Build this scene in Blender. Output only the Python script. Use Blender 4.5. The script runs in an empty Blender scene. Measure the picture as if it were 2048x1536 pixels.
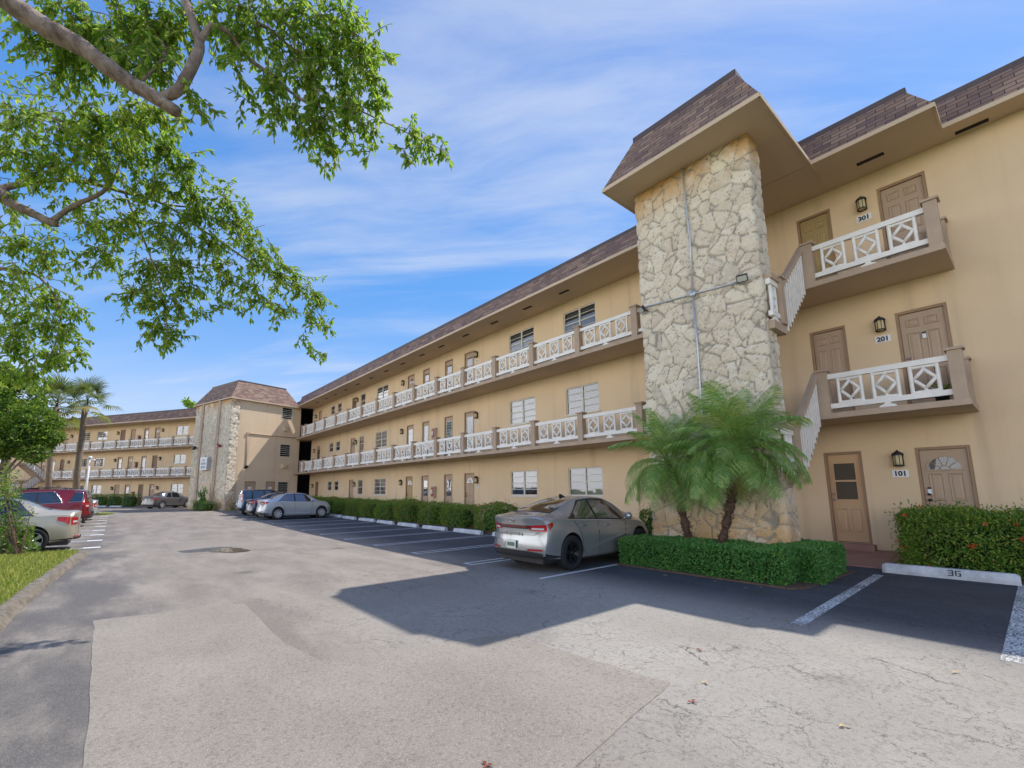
import bpy, bmesh, math, random
from mathutils import Vector, Matrix, noise
rnd = random.Random(7)
R = math.radians
scene = bpy.context.scene
col = scene.collection
V = Vector

# ------------------------------------------------------------------ camera (solved from the vanishing points)
YAW, PITCH, ROLL = R(39.5096), R(8.6414), R(0.4352)
FPX, CX, CY, CAMZ = 908.07, 986.06, 842.36, 1.37
fw = V((math.sin(YAW)*math.cos(PITCH), math.cos(YAW)*math.cos(PITCH), math.sin(PITCH)))
rt0 = V((math.cos(YAW), -math.sin(YAW), 0)); dn0 = fw.cross(rt0)
rt = math.cos(ROLL)*rt0 + math.sin(ROLL)*dn0
dn = -math.sin(ROLL)*rt0 + math.cos(ROLL)*dn0
EYE = V((0, 0, CAMZ))
cam = bpy.data.cameras.new('camera'); cam_o = bpy.data.objects.new('camera', cam); col.objects.link(cam_o)
m = Matrix.Identity(4)
for i, ax in enumerate((rt, -dn, -fw)):
    for j in range(3): m[j][i] = ax[j]
m.translation = EYE
cam_o.matrix_world = m
cam.sensor_width = 36; cam.sensor_fit = 'HORIZONTAL'; cam.lens = FPX/2048*36
cam.shift_x = (1024-CX)/2048; cam.shift_y = (CY-768)/2048
cam.clip_start = .05; cam.clip_end = 2000
scene.camera = cam_o

def ray(px, py): return (px-CX)/FPX*rt + (py-CY)/FPX*dn + fw
def at_depth(px, py, t): return EYE + ray(px, py)*t
def gz(X, Y):
    t = min(1, max(0, (Y-14)/32)); t = t*t*(3-2*t)
    return -.19 + .19*t
def at_ground(px, py, dz=0):
    d = ray(px, py); z = 0
    for _ in range(20):
        t = (z+dz-CAMZ)/d.z; P = EYE+d*t; z = gz(P.x, P.y)
    return P
def at_X(px, py, X): d = ray(px, py); return EYE + d*(X/d.x)
def at_Y(px, py, Y): d = ray(px, py); return EYE + d*(Y/d.y)

# ------------------------------------------------------------------ mesh helpers
class MB:
    def __init__(s): s.v=[]; s.f=[]; s.m=[]; s.uv=[]; s.sm=[]
    def face(s, pts, mi=0, uv=None, smooth=False):
        n=len(s.v); s.v += [tuple(p) for p in pts]; s.f.append(tuple(range(n, n+len(pts)))); s.m.append(mi); s.uv.append(uv); s.sm.append(smooth)
    def add(s, vs, fs, mi=0, smooth=False):
        n=len(s.v); s.v += [tuple(p) for p in vs]
        for f in fs: s.f.append(tuple(i+n for i in f)); s.m.append(mi); s.uv.append(None); s.sm.append(smooth)
    def box(s, x0,x1,y0,y1,z0,z1, mi=0):
        if x0>x1: x0,x1=x1,x0
        if y0>y1: y0,y1=y1,y0
        if z0>z1: z0,z1=z1,z0
        v=[(x0,y0,z0),(x1,y0,z0),(x1,y1,z0),(x0,y1,z0),(x0,y0,z1),(x1,y0,z1),(x1,y1,z1),(x0,y1,z1)]
        s.add(v,[(3,2,1,0),(4,5,6,7),(0,1,5,4),(1,2,6,5),(2,3,7,6),(3,0,4,7)],mi)
    def hexa(s, b, t, mi=0):   # bottom 4 (ccw from above) and top 4
        s.add(list(b)+list(t),[(3,2,1,0),(4,5,6,7),(0,1,5,4),(1,2,6,5),(2,3,7,6),(3,0,4,7)],mi)
    def bar(s, a, b, r, n=6, mi=0, r2=None, smooth=True, caps=True):
        s.tube([a,b],[r,r if r2 is None else r2],n,mi,smooth,caps)
    def tube(s, pts, rs, n=8, mi=0, smooth=True, caps=True):
        pts=[V(p) for p in pts]
        if not hasattr(rs,'__len__'): rs=[rs]*len(pts)
        d=(pts[1]-pts[0]).normalized(); u=d.orthogonal().normalized(); vs=[]
        for i,p in enumerate(pts):
            if i==0: t=pts[1]-pts[0]
            elif i==len(pts)-1: t=pts[-1]-pts[-2]
            else: t=pts[i+1]-pts[i-1]
            t.normalize(); u=(u-t*u.dot(t)); u=u.normalized() if u.length>1e-6 else t.orthogonal().normalized(); w=t.cross(u)
            for k in range(n):
                a=2*math.pi*k/n; vs.append(p+(u*math.cos(a)+w*math.sin(a))*rs[i])
        fs=[]
        for i in range(len(pts)-1):
            for k in range(n): fs.append((i*n+k,i*n+(k+1)%n,(i+1)*n+(k+1)%n,(i+1)*n+k))
        if caps: fs.append(tuple(range(n-1,-1,-1))); fs.append(tuple(range((len(pts)-1)*n,len(pts)*n)))
        s.add(vs,fs,mi,smooth)
    def lathe(s, prof, n=24, mi=0, M=None, smooth=True):   # prof [(r,h)] about z
        M = M or Matrix.Identity(4); vs=[]; fs=[]
        for r,h in prof:
            for k in range(n):
                a=2*math.pi*k/n; vs.append(M@V((r*math.cos(a),r*math.sin(a),h)))
        for i in range(len(prof)-1):
            for k in range(n): fs.append((i*n+k,i*n+(k+1)%n,(i+1)*n+(k+1)%n,(i+1)*n+k))
        s.add(vs,fs,mi,smooth)
    def grid(s, P, nu, nv, mi=0, smooth=True, flip=False):   # P(i,j) -> point
        vs=[P(i,j) for j in range(nv+1) for i in range(nu+1)]; fs=[]
        for j in range(nv):
            for i in range(nu):
                q=(j*(nu+1)+i,j*(nu+1)+i+1,(j+1)*(nu+1)+i+1,(j+1)*(nu+1)+i)
                fs.append(q[::-1] if flip else q)
        s.add(vs,fs,mi,smooth)
    def prism(s, poly, z0, z1, mi=0):   # poly [(x,y)] ccw
        n=len(poly); z0f = z0 if callable(z0) else (lambda x,y: z0); z1f = z1 if callable(z1) else (lambda x,y: z1)
        vs=[(x,y,z0f(x,y)) for x,y in poly]+[(x,y,z1f(x,y)) for x,y in poly]
        fs=[tuple(range(n-1,-1,-1)),tuple(range(n,2*n))]+[(i,(i+1)%n,n+(i+1)%n,n+i) for i in range(n)]
        s.add(vs,fs,mi)
    def xform(s, M):
        s.v=[tuple(M@V(p)) for p in s.v]; return s
    def mesh(s, name, mats):
        me=bpy.data.meshes.new(name); me.from_pydata(s.v,[],s.f)
        for mm in (mats if isinstance(mats,(list,tuple)) else [mats]): me.materials.append(mm)
        me.polygons.foreach_set('material_index', s.m); me.polygons.foreach_set('use_smooth', s.sm)
        if any(u is not None for u in s.uv):
            L=me.uv_layers.new(name='UVMap'); k=0
            for f,u in zip(s.f,s.uv):
                for c in range(len(f)):
                    L.data[k].uv = u[c] if u else (0,0); k+=1
        me.update(); return me
    def build(s, name, mats, parent=None, loc=None):
        o=bpy.data.objects.new(name, s.mesh(name,mats)); col.objects.link(o)
        if parent: o.parent=parent
        if loc is not None: o.location=loc
        return o

def obj(name, me, parent=None, loc=None, rot=None, scale=None):
    o=bpy.data.objects.new(name, me); col.objects.link(o); o.parent=parent
    if loc is not None: o.location=loc
    if rot is not None: o.rotation_euler=rot
    if scale is not None: o.scale=scale
    return o
def tag(o, label=None, cat=None, group=None, kind=None):
    if label: o['label']=label
    if cat: o['category']=cat
    if group: o['group']=group
    if kind: o['kind']=kind
    return o
def empty(name, loc, rz=0):
    o=bpy.data.objects.new(name,None); o.empty_display_size=.2; col.objects.link(o); o.location=loc; o.rotation_euler=(0,0,rz); return o
def thing(name, label, cat, loc=(0,0,0), rz=0, group=None): return tag(empty(name,loc,rz),label,cat,group)
def copy_tree(o, parent=None):
    c=o.copy(); col.objects.link(c); c.parent=parent
    for ch in list(o.children): copy_tree(ch,c)
    return c

# ------------------------------------------------------------------ materials
def lin(r,g,b):
    f=lambda c:(c/255/12.92 if c/255<=.04045 else ((c/255+.055)/1.055)**2.4)
    return (f(r),f(g),f(b),1)
class NT:
    def __init__(s,name):
        s.mat=bpy.data.materials.new(name); s.mat.use_nodes=True; s.t=s.mat.node_tree; s.n=s.t.nodes; s.n.clear()
        s.out=s.n.new('ShaderNodeOutputMaterial')
    def node(s,ty,props=None,**inp):
        n=s.n.new(ty)
        for k,v in (props or {}).items(): setattr(n,k,v)
        for k,v in inp.items():
            k=k.replace('_',' ')
            key=int(k[1:]) if k[0]=='i' and k[1:].isdigit() else k
            sock=n.inputs[key]
            if hasattr(v,'is_output'): s.t.links.new(v,sock)
            else: sock.default_value=v
        return n
    def link(s,a,b): s.t.links.new(a,b)
    def obj(s): return s.node('ShaderNodeTexCoord').outputs['Object']
    def noise(s,vec,scale,detail=4,rough=.55,dist=0):
        n=s.node('ShaderNodeTexNoise',Scale=scale,Detail=detail,Roughness=rough,Distortion=dist); s.link(vec,n.inputs['Vector']); return n.outputs['Fac']
    def mapping(s,vec,scale=(1,1,1),rot=(0,0,0),loc=(0,0,0)):
        n=s.node('ShaderNodeMapping'); s.link(vec,n.inputs[0]); n.inputs['Scale'].default_value=scale; n.inputs['Rotation'].default_value=rot; n.inputs['Location'].default_value=loc; return n.outputs[0]
    def ramp(s,fac,stops,interp='LINEAR'):
        n=s.node('ShaderNodeValToRGB'); s.link(fac,n.inputs[0]); e=n.color_ramp.elements; n.color_ramp.interpolation=interp
        while len(e)<len(stops): e.new(.5)
        for el,(p,c) in zip(e,stops): el.position=p; el.color=c if hasattr(c,'__len__') else (c,c,c,1)
        return n.outputs[0]
    def mix(s,fac,a,b,mode='MIX'):
        n=s.node('ShaderNodeMix',{'data_type':'RGBA','blend_type':mode})
        for v,k in ((fac,0),(a,6),(b,7)):
            if hasattr(v,'is_output'): s.link(v,n.inputs[k])
            else: n.inputs[k].default_value=v
        return n.outputs[2]
    def math(s,op,a,b=0,c=None):
        n=s.node('ShaderNodeMath',{'operation':op})
        for i,v in enumerate((a,b) if c is None else (a,b,c)):
            if hasattr(v,'is_output'): s.link(v,n.inputs[i])
            else: n.inputs[i].default_value=v
        return n.outputs[0]
    def maprange(s,v,a,b,c=0,d=1,smooth=True):
        n=s.node('ShaderNodeMapRange',{'interpolation_type':'SMOOTHSTEP' if smooth else 'LINEAR'})
        s.link(v,n.inputs[0]); 
        for i,x in enumerate((a,b,c,d)): n.inputs[i+1].default_value=x
        return n.outputs[0]
    def bump(s,h,strength=.3,dist=.01):
        return s.node('ShaderNodeBump',Height=h,Strength=strength,Distance=dist).outputs[0]
    def bsdf(s,color,rough=.6,metal=0,normal=None,**kw):
        b=s.node('ShaderNodeBsdfPrincipled')
        for k,v in (('Base Color',color),('Roughness',rough),('Metallic',metal)):
            if hasattr(v,'is_output'): s.link(v,b.inputs[k])
            else: b.inputs[k].default_value=v
        if normal is not None: s.link(normal,b.inputs['Normal'])
        for k,v in kw.items():
            k=k.replace('_',' ')
            if hasattr(v,'is_output'): s.link(v,b.inputs[k])
            else: b.inputs[k].default_value=v
        return b
    def done(s,sh): s.link(sh.outputs[0] if hasattr(sh,'outputs') else sh,s.out.inputs[0]); return s.mat

def simple(name,c,rough=.6,var=.12,scale=6,bump=0,bscale=60,metal=0,**kw):
    t=NT(name); o=t.obj(); n=t.noise(o,scale,5)
    d=[x*(1-var) for x in c[:3]]+[1]; l=[min(1,x*(1+var)) for x in c[:3]]+[1]
    colr=t.ramp(n,[(.3,d),(.7,l)])
    nm=t.bump(t.noise(o,bscale,3),bump,.01) if bump else None
    return t.done(t.bsdf(colr,rough,metal,nm,**kw))
def stucco(name,c,streak=.22):
    t=NT(name); o=t.obj()
    big=t.noise(o,.35,4); st=t.noise(t.mapping(o,(2.2,2.2,.12)),1.0,5,.6)
    c1=t.mix(t.maprange(big,.3,.7),[x*.93 for x in c[:3]]+[1],[min(1,x*1.05) for x in c[:3]]+[1])
    c2=t.mix(t.math('MULTIPLY',t.maprange(st,.5,.8),streak*2.2),c1,[x*.62 for x in c[:3]]+[1])
    fine=t.noise(o,38,6,.65)
    h=t.math('ADD',fine,t.math('MULTIPLY',t.noise(o,4,3),.6))
    return t.done(t.bsdf(c2,.9,0,t.bump(h,.35,.012)))
M={}
WALL=(.745,.55,.345,1)
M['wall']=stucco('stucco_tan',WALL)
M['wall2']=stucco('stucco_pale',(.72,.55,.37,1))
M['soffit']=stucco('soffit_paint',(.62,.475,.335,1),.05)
M['trim']=simple('trim_brown',(.46,.335,.235,1),.7,.10,3,.15,80)
M['rail']=simple('rail_cream',(.85,.80,.73,1),.55,.06,5,.1,90)
M['door']=simple('door_taupe',(.43,.30,.20,1),.5,.06,2)
M['door_orange']=simple('door_tan_orange',(.58,.36,.20,1),.45,.06,2)
M['door_ochre']=simple('door_ochre',(.40,.28,.12,1),.5,.06,2)
M['door_dark']=simple('door_brown',(.22,.115,.06,1),.5,.10,2)
M['frame']=simple('door_frame_brown',(.33,.20,.115,1),.6,.08,3)
M['alum']=simple('window_frame_white',(.62,.58,.50,1),.45,.06,8)
M['dark']=simple('dark_metal',(.018,.017,.018,1),.45,.2,8)
M['black']=simple('black_void',(.006,.006,.007,1),.9,.1,3)
M['chrome']=simple('chrome',(.62,.62,.64,1),.18,.04,4,metal=1)
M['galv']=simple('galvanised',(.52,.54,.57,1),.4,.12,9,metal=.55)
M['white']=simple('white_paint',(.78,.78,.78,1),.5,.05,7)
M['red']=simple('red_enamel',(.30,.02,.025,1),.4,.1,8)
M['slat']=simple('blind_cream',(.50,.49,.45,1),.7,.05,4)
M['step']=simple('stair_tread_grey',(.17,.14,.13,1),.8,.1,8)
M['soil']=simple('mulch',(.11,.065,.04,1),.95,.4,14,.6,40)
M['lampglass']=simple('amber_glass',(.62,.50,.28,1),.25,.1,8)
M['walk']=simple('painted_walk',(.34,.18,.14,1),.55,.18,1.6,.2,50)

def glass(name,tint=(.02,.03,.04,1),trans=.45,rough=.02,refl=.9):
    t=NT(name); lw=t.node('ShaderNodeLayerWeight',Blend=.35)
    body=t.node('ShaderNodeMixShader'); body.inputs[0].default_value=trans
    d=t.bsdf(tint,.1); tr=t.node('ShaderNodeBsdfTransparent'); tr.inputs[0].default_value=(.75,.82,.85,1)
    t.link(d.outputs[0],body.inputs[1]); t.link(tr.outputs[0],body.inputs[2])
    wob=t.bump(t.noise(t.obj(),1.7,2),.06,.05)
    gl=t.node('ShaderNodeBsdfGlossy'); gl.inputs['Roughness'].default_value=rough; gl.inputs['Color'].default_value=(refl,refl,refl*1.03,1); t.link(wob,gl.inputs['Normal'])
    mx=t.node('ShaderNodeMixShader'); t.link(t.maprange(lw.outputs['Facing'],0,1,.10,.85,False),mx.inputs[0])
    t.link(body.outputs[0],mx.inputs[1]); t.link(gl.outputs[0],mx.inputs[2])
    return t.done(mx)
M['glass']=glass('window_glass',(.03,.045,.06,1),.62,.02,.55)
M['carglass']=glass('car_glass',(.012,.016,.022,1),.35)
M['glassblue']=glass('door_glass_blue',(.12,.18,.24,1),.25,.06,.45)

def shingle():
    t=NT('roof_shingles'); uv=t.node('ShaderNodeTexCoord').outputs['UV']
    b=t.node('ShaderNodeTexBrick',{'offset':.5,'squash':1.0},Scale=1.0,Mortar_Size=.006,Mortar_Smooth=.1,Bias=0.0,Brick_Width=.32,Row_Height=.135)
    t.link(uv,b.inputs['Vector'])
    b.inputs['Color1'].default_value=(.0,.0,.0,1); b.inputs['Color2'].default_value=(1,1,1,1); b.inputs['Mortar'].default_value=(0,0,0,1)
    colr=t.ramp(b.outputs['Color'],[(.0,(.13,.082,.075,1)),(.3,(.25,.155,.115,1)),(.55,(.17,.105,.10,1)),(.8,(.34,.225,.16,1)),(1,(.26,.175,.15,1))])
    n=t.noise(uv,2.2,5); c2=t.mix(t.maprange(n,.35,.7,0,.35),colr,(.36,.22,.14,1))
    c3=t.mix(b.outputs['Fac'],c2,(.035,.025,.022,1))
    sep=t.node('ShaderNodeSeparateXYZ'); t.link(uv,sep.inputs[0])
    fr=t.math('FRACT',t.math('DIVIDE',sep.outputs[1],.135))
    h=t.math('SUBTRACT',t.math('MULTIPLY',fr,-.9),t.math('MULTIPLY',b.outputs['Fac'],.8))
    h=t.math('ADD',h,t.math('MULTIPLY',t.noise(uv,90,2),.25))
    c4=t.mix(t.maprange(fr,.72,1,0,.55),c3,(.05,.035,.03,1))
    return t.done(t.bsdf(c4,.92,0,t.bump(h,.8,.012)))
M['shingle']=shingle()
M['flash']=simple('roof_flashing',(.085,.06,.058,1),.6,.15,4)

def stone(name,zlo,zhi):
    t=NT(name); o=t.obj()
    a=t.node('ShaderNodeAttribute',{'attribute_name':'stone'}); sp=t.node('ShaderNodeSeparateColor'); t.link(a.outputs['Color'],sp.inputs[0])
    base=t.ramp(sp.outputs[0],[(0,(.62,.52,.40,1)),(.25,(.80,.68,.51,1)),(.5,(.70,.58,.43,1)),(.8,(.86,.75,.57,1)),(1,(.76,.65,.50,1))])
    mot=t.noise(o,7,6,.65); base=t.mix(t.maprange(mot,.42,.68,0,.6),base,(.86,.77,.62,1))
    pit=t.noise(o,13,7,.72,1.2); base=t.mix(t.maprange(pit,.545,.645,0,.66),base,(.13,.09,.06,1))
    sz=t.node('ShaderNodeSeparateXYZ'); t.link(o,sz.inputs[0])
    hi=t.maprange(sz.outputs[2],zhi-1.0,zhi+.1); lo=t.maprange(sz.outputs[2],zlo+1.9,zlo-.1)
    stn=t.math('MULTIPLY',t.maprange(t.noise(o,1.3,4),.36,.58),t.math('MAXIMUM',hi,lo))
    base=t.mix(t.math('MULTIPLY',stn,.9),base,(.58,.29,.07,1))
    c=t.mix(sp.outputs[1],(.33,.29,.24,1),base)
    return t.done(t.bsdf(c,.95,0,t.bump(t.math('ADD',pit,t.noise(o,45,4)),.75,.03)))
M['stone']=stone('coral_stone',-.1,8.7)

def leafmat(name,stops,trans=.35,rough=.45):
    t=NT(name); g=t.node('ShaderNodeNewGeometry'); c=t.ramp(g.outputs['Random Per Island'],stops)
    d=t.bsdf(c,rough,0,None,Specular_IOR_Level=.35); tl=t.node('ShaderNodeBsdfTranslucent')
    cc=t.mix(.5,c,(.42,.62,.06,1),'MIX'); t.link(cc,tl.inputs[0])
    mx=t.node('ShaderNodeMixShader'); mx.inputs[0].default_value=trans; t.link(d.outputs[0],mx.inputs[1]); t.link(tl.outputs[0],mx.inputs[2])
    return t.done(mx)
M['leaf_tree']=leafmat('leaf_tree',[(0,(.08,.18,.03,1)),(.45,(.19,.34,.045,1)),(.8,(.40,.50,.08,1)),(1,(.60,.58,.14,1))],.66)
M['leaf_hedge']=leafmat('leaf_hedge',[(0,(.035,.13,.03,1)),(.5,(.08,.25,.06,1)),(.9,(.16,.36,.09,1)),(1,(.26,.40,.10,1))],.25)
M['leaf_ixora']=leafmat('leaf_ixora',[(0,(.05,.13,.02,1)),(.5,(.12,.24,.03,1)),(.85,(.24,.34,.05,1)),(1,(.42,.36,.08,1))],.25)
M['leaf_far']=leafmat('leaf_far',[(0,(.03,.08,.012,1)),(.5,(.10,.20,.025,1)),(.9,(.20,.30,.04,1)),(1,(.34,.34,.04,1))],.35)
M['leaf_palm']=leafmat('leaf_palm',[(0,(.09,.20,.05,1)),(.5,(.22,.40,.11,1)),(.85,(.42,.56,.19,1)),(1,(.64,.60,.2,1))],.4,.28)
M['leaf_dry']=leafmat('leaf_dry',[(0,(.30,.20,.06,1)),(.5,(.36,.30,.10,1)),(1,(.24,.27,.08,1))],.3,.5)
M['leaf_fan']=leafmat('leaf_fan',[(0,(.06,.09,.025,1)),(.6,(.15,.17,.045,1)),(1,(.34,.27,.09,1))],.2,.5)
M['flower']=leafmat('flower_red',[(0,(.55,.03,.02,1)),(.6,(.70,.07,.03,1)),(1,(.75,.16,.08,1))],.2,.5)
M['hedge_core']=simple('hedge_core',(.02,.05,.01,1),1,.4,9)
def bark(name,c1,c2,sc=9):
    t=NT(name); o=t.obj(); n=t.noise(t.mapping(o,(1,1,.6)),sc,7,.7,.6)
    c=t.ramp(n,[(.3,c1),(.65,c2)]); k=t.noise(o,sc*5,4)
    return t.done(t.bsdf(c,.95,0,t.bump(t.math('ADD',n,t.math('MULTIPLY',k,.4)),.9,.03)))
M['bark']=bark('bark_grey',(.10,.06,.045,1),(.40,.31,.25,1))
M['bark_palm']=bark('bark_palm',(.16,.11,.075,1),(.36,.28,.21,1),7)
M['bark_dark']=bark('bark_dark',(.03,.018,.013,1),(.15,.085,.06,1),16)

def grass_ground(name):
    t=NT(name); o=t.obj(); n=t.noise(o,3,6,.7); f=t.noise(o,60,4,.8)
    c=t.ramp(n,[(.3,(.14,.19,.025,1)),(.55,(.27,.29,.05,1)),(.75,(.42,.37,.12,1))]); c=t.mix(t.maprange(f,.4,.65,0,.6),c,(.06,.09,.015,1))
    return t.done(t.bsdf(c,.95,0,t.bump(f,1,.05)))
M['grass']=grass_ground('grass_ground')
M['blade']=leafmat('grass_blade',[(0,(.15,.21,.025,1)),(.5,(.32,.35,.06,1)),(1,(.55,.47,.16,1))],.3,.6)

def asphalt(name,kind):
    t=NT(name); o=t.obj(); sp=t.node('ShaderNodeSeparateXYZ'); t.link(o,sp.inputs[0]); X,Y=sp.outputs[0],sp.outputs[1]
    speck=t.noise(o,120,3,.8); grit=t.noise(o,34,5,.7); big=t.noise(o,.55,5,.6); mid=t.noise(t.mapping(o,(1,.35,1)),1.6,6,.65)
    if kind=='patch':
        c=t.mix(t.maprange(big,.3,.7),(.24,.207,.168,1),(.305,.267,.22,1)); c=t.mix(t.maprange(mid,.45,.75,0,.35),c,(.16,.13,.11,1))
    elif kind=='drain':
        c=t.mix(t.maprange(big,.3,.7),(.20,.17,.14,1),(.25,.215,.18,1))
    else:
        light=t.mix(t.maprange(mid,.35,.7),(.195,.166,.138,1),(.29,.25,.208,1))
        # sun-bleached, crazed stretch close by on the right
        near=t.math('MULTIPLY',t.maprange(X,1.6,3.4),t.maprange(Y,8.5,4.5))
        light=t.mix(near,light,t.mix(t.maprange(big,.3,.7),(.285,.258,.22,1),(.365,.334,.288,1)))
        # darker traffic lane on the left
        lx=t.math('ADD',X,t.math('MULTIPLY',t.math('SUBTRACT',big,.5),2.6))
        lane=t.math('MULTIPLY',t.maprange(lx,.9,-.3),t.maprange(mid,.70,.40))
        light=t.mix(t.math('MULTIPLY',lane,.85),light,(.085,.08,.08,1))
        far=t.maprange(Y,14,24); light=t.mix(t.math('MULTIPLY',far,.5),light,t.mix(t.maprange(mid,.35,.6),(.165,.14,.12,1),(.235,.20,.17,1)))
        # stalls along the building coloured darker and bluer to deepen its shade
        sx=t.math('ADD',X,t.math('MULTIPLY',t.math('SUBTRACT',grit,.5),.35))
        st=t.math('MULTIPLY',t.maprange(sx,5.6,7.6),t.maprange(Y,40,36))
        stall_shade=t.mix(t.maprange(mid,.4,.75),(.030,.034,.046,1),(.058,.062,.076,1)); stall_shade=t.mix(t.maprange(t.noise(o,2.4,6,.75),.60,.74,0,.5),stall_shade,(.13,.125,.12,1))
        vo=t.node('ShaderNodeTexVoronoi',Scale=.62); t.link(o,vo.inputs['Vector'])
        oil=t.math('MULTIPLY',t.maprange(t.math('ADD',vo.outputs['Distance'],t.math('MULTIPLY',t.math('SUBTRACT',grit,.5),.25)),.20,.06,0,.6),t.maprange(big,.42,.6))
        c=t.mix(st,light,stall_shade); c=t.mix(oil,c,(.03,.028,.027,1))
        tr=t.math('MULTIPLY',t.maprange(X,2.3,4),t.maprange(Y,7.6,6.6)); tr=t.math('MULTIPLY',tr,t.maprange(X,6.6,5.4))
    c=t.mix(t.maprange(speck,.50,.68,0,.70),c,(.52,.48,.43,1) if kind!='lot' else t.mix(.5,c,(.62,.58,.54,1)))
    c=t.mix(t.maprange(grit,.52,.30,0,.45),c,(.06,.055,.05,1))
    h=t.math('ADD',speck,t.math('MULTIPLY',grit,.8))
    if kind=='lot':
        wv=t.node('ShaderNodeTexNoise',Scale=2.2,Detail=6.,Roughness=.7); t.link(o,wv.inputs['Vector'])
        dv=t.node('ShaderNodeVectorMath',{'operation':'MULTIPLY_ADD'}); t.link(wv.outputs['Color'],dv.inputs[0]); dv.inputs[1].default_value=(.55,.55,0); t.link(o,dv.inputs[2])
        flat=t.mapping(dv.outputs[0],(1,1,0))
        def crack(scale,w,lo,hi,amp):
            v=t.node('ShaderNodeTexVoronoi',{'feature':'DISTANCE_TO_EDGE'},Scale=scale); t.link(flat,v.inputs['Vector'])
            return t.math('MULTIPLY',t.maprange(v.outputs['Distance'],w,0),t.math('MULTIPLY',t.maprange(t.noise(o,1.1,4),lo,hi),amp))
        area=t.math('MULTIPLY',t.maprange(X,.9,2.2),t.maprange(Y,10,7.5))
        k=t.math('MULTIPLY',t.math('MAXIMUM',crack(1.7,.0075,.42,.56,.75),crack(4.6,.016,.47,.60,.55)),area)
        c=t.mix(k,c,(.035,.03,.026,1)); h=t.math('SUBTRACT',h,t.math('MULTIPLY',k,2.5))
    return t.done(t.bsdf(c,.93,0,t.bump(h,.5,.012)))
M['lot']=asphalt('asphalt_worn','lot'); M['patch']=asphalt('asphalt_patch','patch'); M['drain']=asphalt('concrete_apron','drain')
def paint_line(name,wear):
    t=NT(name); o=t.obj(); n=t.noise(o,38,7,.72); n2=t.noise(o,2.5,4)
    d=t.bsdf((.72,.73,.73,1),.7); tr=t.node('ShaderNodeBsdfTransparent'); mx=t.node('ShaderNodeMixShader')
    t.link(t.maprange(t.math('ADD',n,t.math('MULTIPLY',n2,.25)),wear+.10,wear-.03),mx.inputs[0]); t.link(tr.outputs[0],mx.inputs[1]); t.link(d.outputs[0],mx.inputs[2])
    return t.done(mx)
M['line']=paint_line('line_paint',.74); M['line_worn']=paint_line('line_paint_worn',.60)
M['stop']=simple('wheel_stop_white',(.50,.51,.52,1),.8,.25,5,.4,40)
M['kerb']=simple('kerb_concrete',(.17,.145,.115,1),.95,.35,9,.9,22)
def carpaint(name,c,metal=.45,rough=.32):
    t=NT(name); o=t.obj(); fl=t.noise(o,900,2); n=t.noise(o,3,3)
    cc=t.mix(t.maprange(n,.3,.7),[x*.94 for x in c[:3]]+[1],c)
    return t.done(t.bsdf(cc,rough,metal,None,Coat_Weight=.8,Coat_Roughness=.04))
def lightmat(name,c):
    t=NT(name); return t.done(t.bsdf(c,.12,0,None,Coat_Weight=.6,Specular_IOR_Level=.7))
M['tail']=lightmat('tail_lens',(.42,.012,.015,1)); M['lens']=lightmat('clear_lens',(.55,.55,.57,1)); M['amber']=lightmat('amber_lens',(.55,.16,.01,1))
M['tyre']=simple('tyre_rubber',(.014,.014,.016,1),.8,.2,14,.3,60)
M['alloy']=simple('alloy_silver',(.66,.67,.69,1),.28,.05,9,metal=.7)
M['alloy_dark']=simple('alloy_black',(.03,.03,.035,1),.2,.2,9,metal=.6)
M['plastic']=simple('black_plastic',(.018,.018,.02,1),.5,.15,20)
M['plate']=simple('licence_plate',(.66,.68,.60,1),.5,.06,20)
M['plate_print']=simple('licence_plate_print',(.10,.16,.10,1),.5,.06,20)
SKY=1.0; SUNE=5.0; CLX,CLY=0.0,1.1; CLOUD=(.74,.81,.95,1)
# ------------------------------------------------------------------ building parts (facade frame: x along the wall, y out of the wall, z up)
S2, S3 = 2.97, 6.00           # gallery floor levels
SOF = 8.72
def wall_mesh(mb, a0,a1,z0,z1, rects, depth=.11, mi=0):
    A=sorted({a0,a1,*[r[0] for r in rects],*[r[1] for r in rects]}); Z=sorted({z0,z1,*[r[2] for r in rects],*[r[3] for r in rects]})
    A=[a for a in A if a0<=a<=a1]; Z=[z for z in Z if z0<=z<=z1]
    for i in range(len(A)-1):
        for j in range(len(Z)-1):
            ca,cz=(A[i]+A[i+1])/2,(Z[j]+Z[j+1])/2
            if any(r[0]<ca<r[1] and r[2]<cz<r[3] for r in rects): continue
            mb.face([(A[i+1],0,Z[j]),(A[i],0,Z[j]),(A[i],0,Z[j+1]),(A[i+1],0,Z[j+1])],mi)
    for r in rects:
        x0,x1,y0,y1=r; d=-depth
        mb.face([(x0,0,y0),(x0,d,y0),(x0,d,y1),(x0,0,y1)],mi); mb.face([(x1,0,y1),(x1,d,y1),(x1,d,y0),(x1,0,y0)],mi)
        mb.face([(x0,0,y1),(x0,d,y1),(x1,d,y1),(x1,0,y1)],mi); mb.face([(x0,0,y0),(x1,0,y0),(x1,d,y0),(x0,d,y0)],mi)
cache={}
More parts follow.
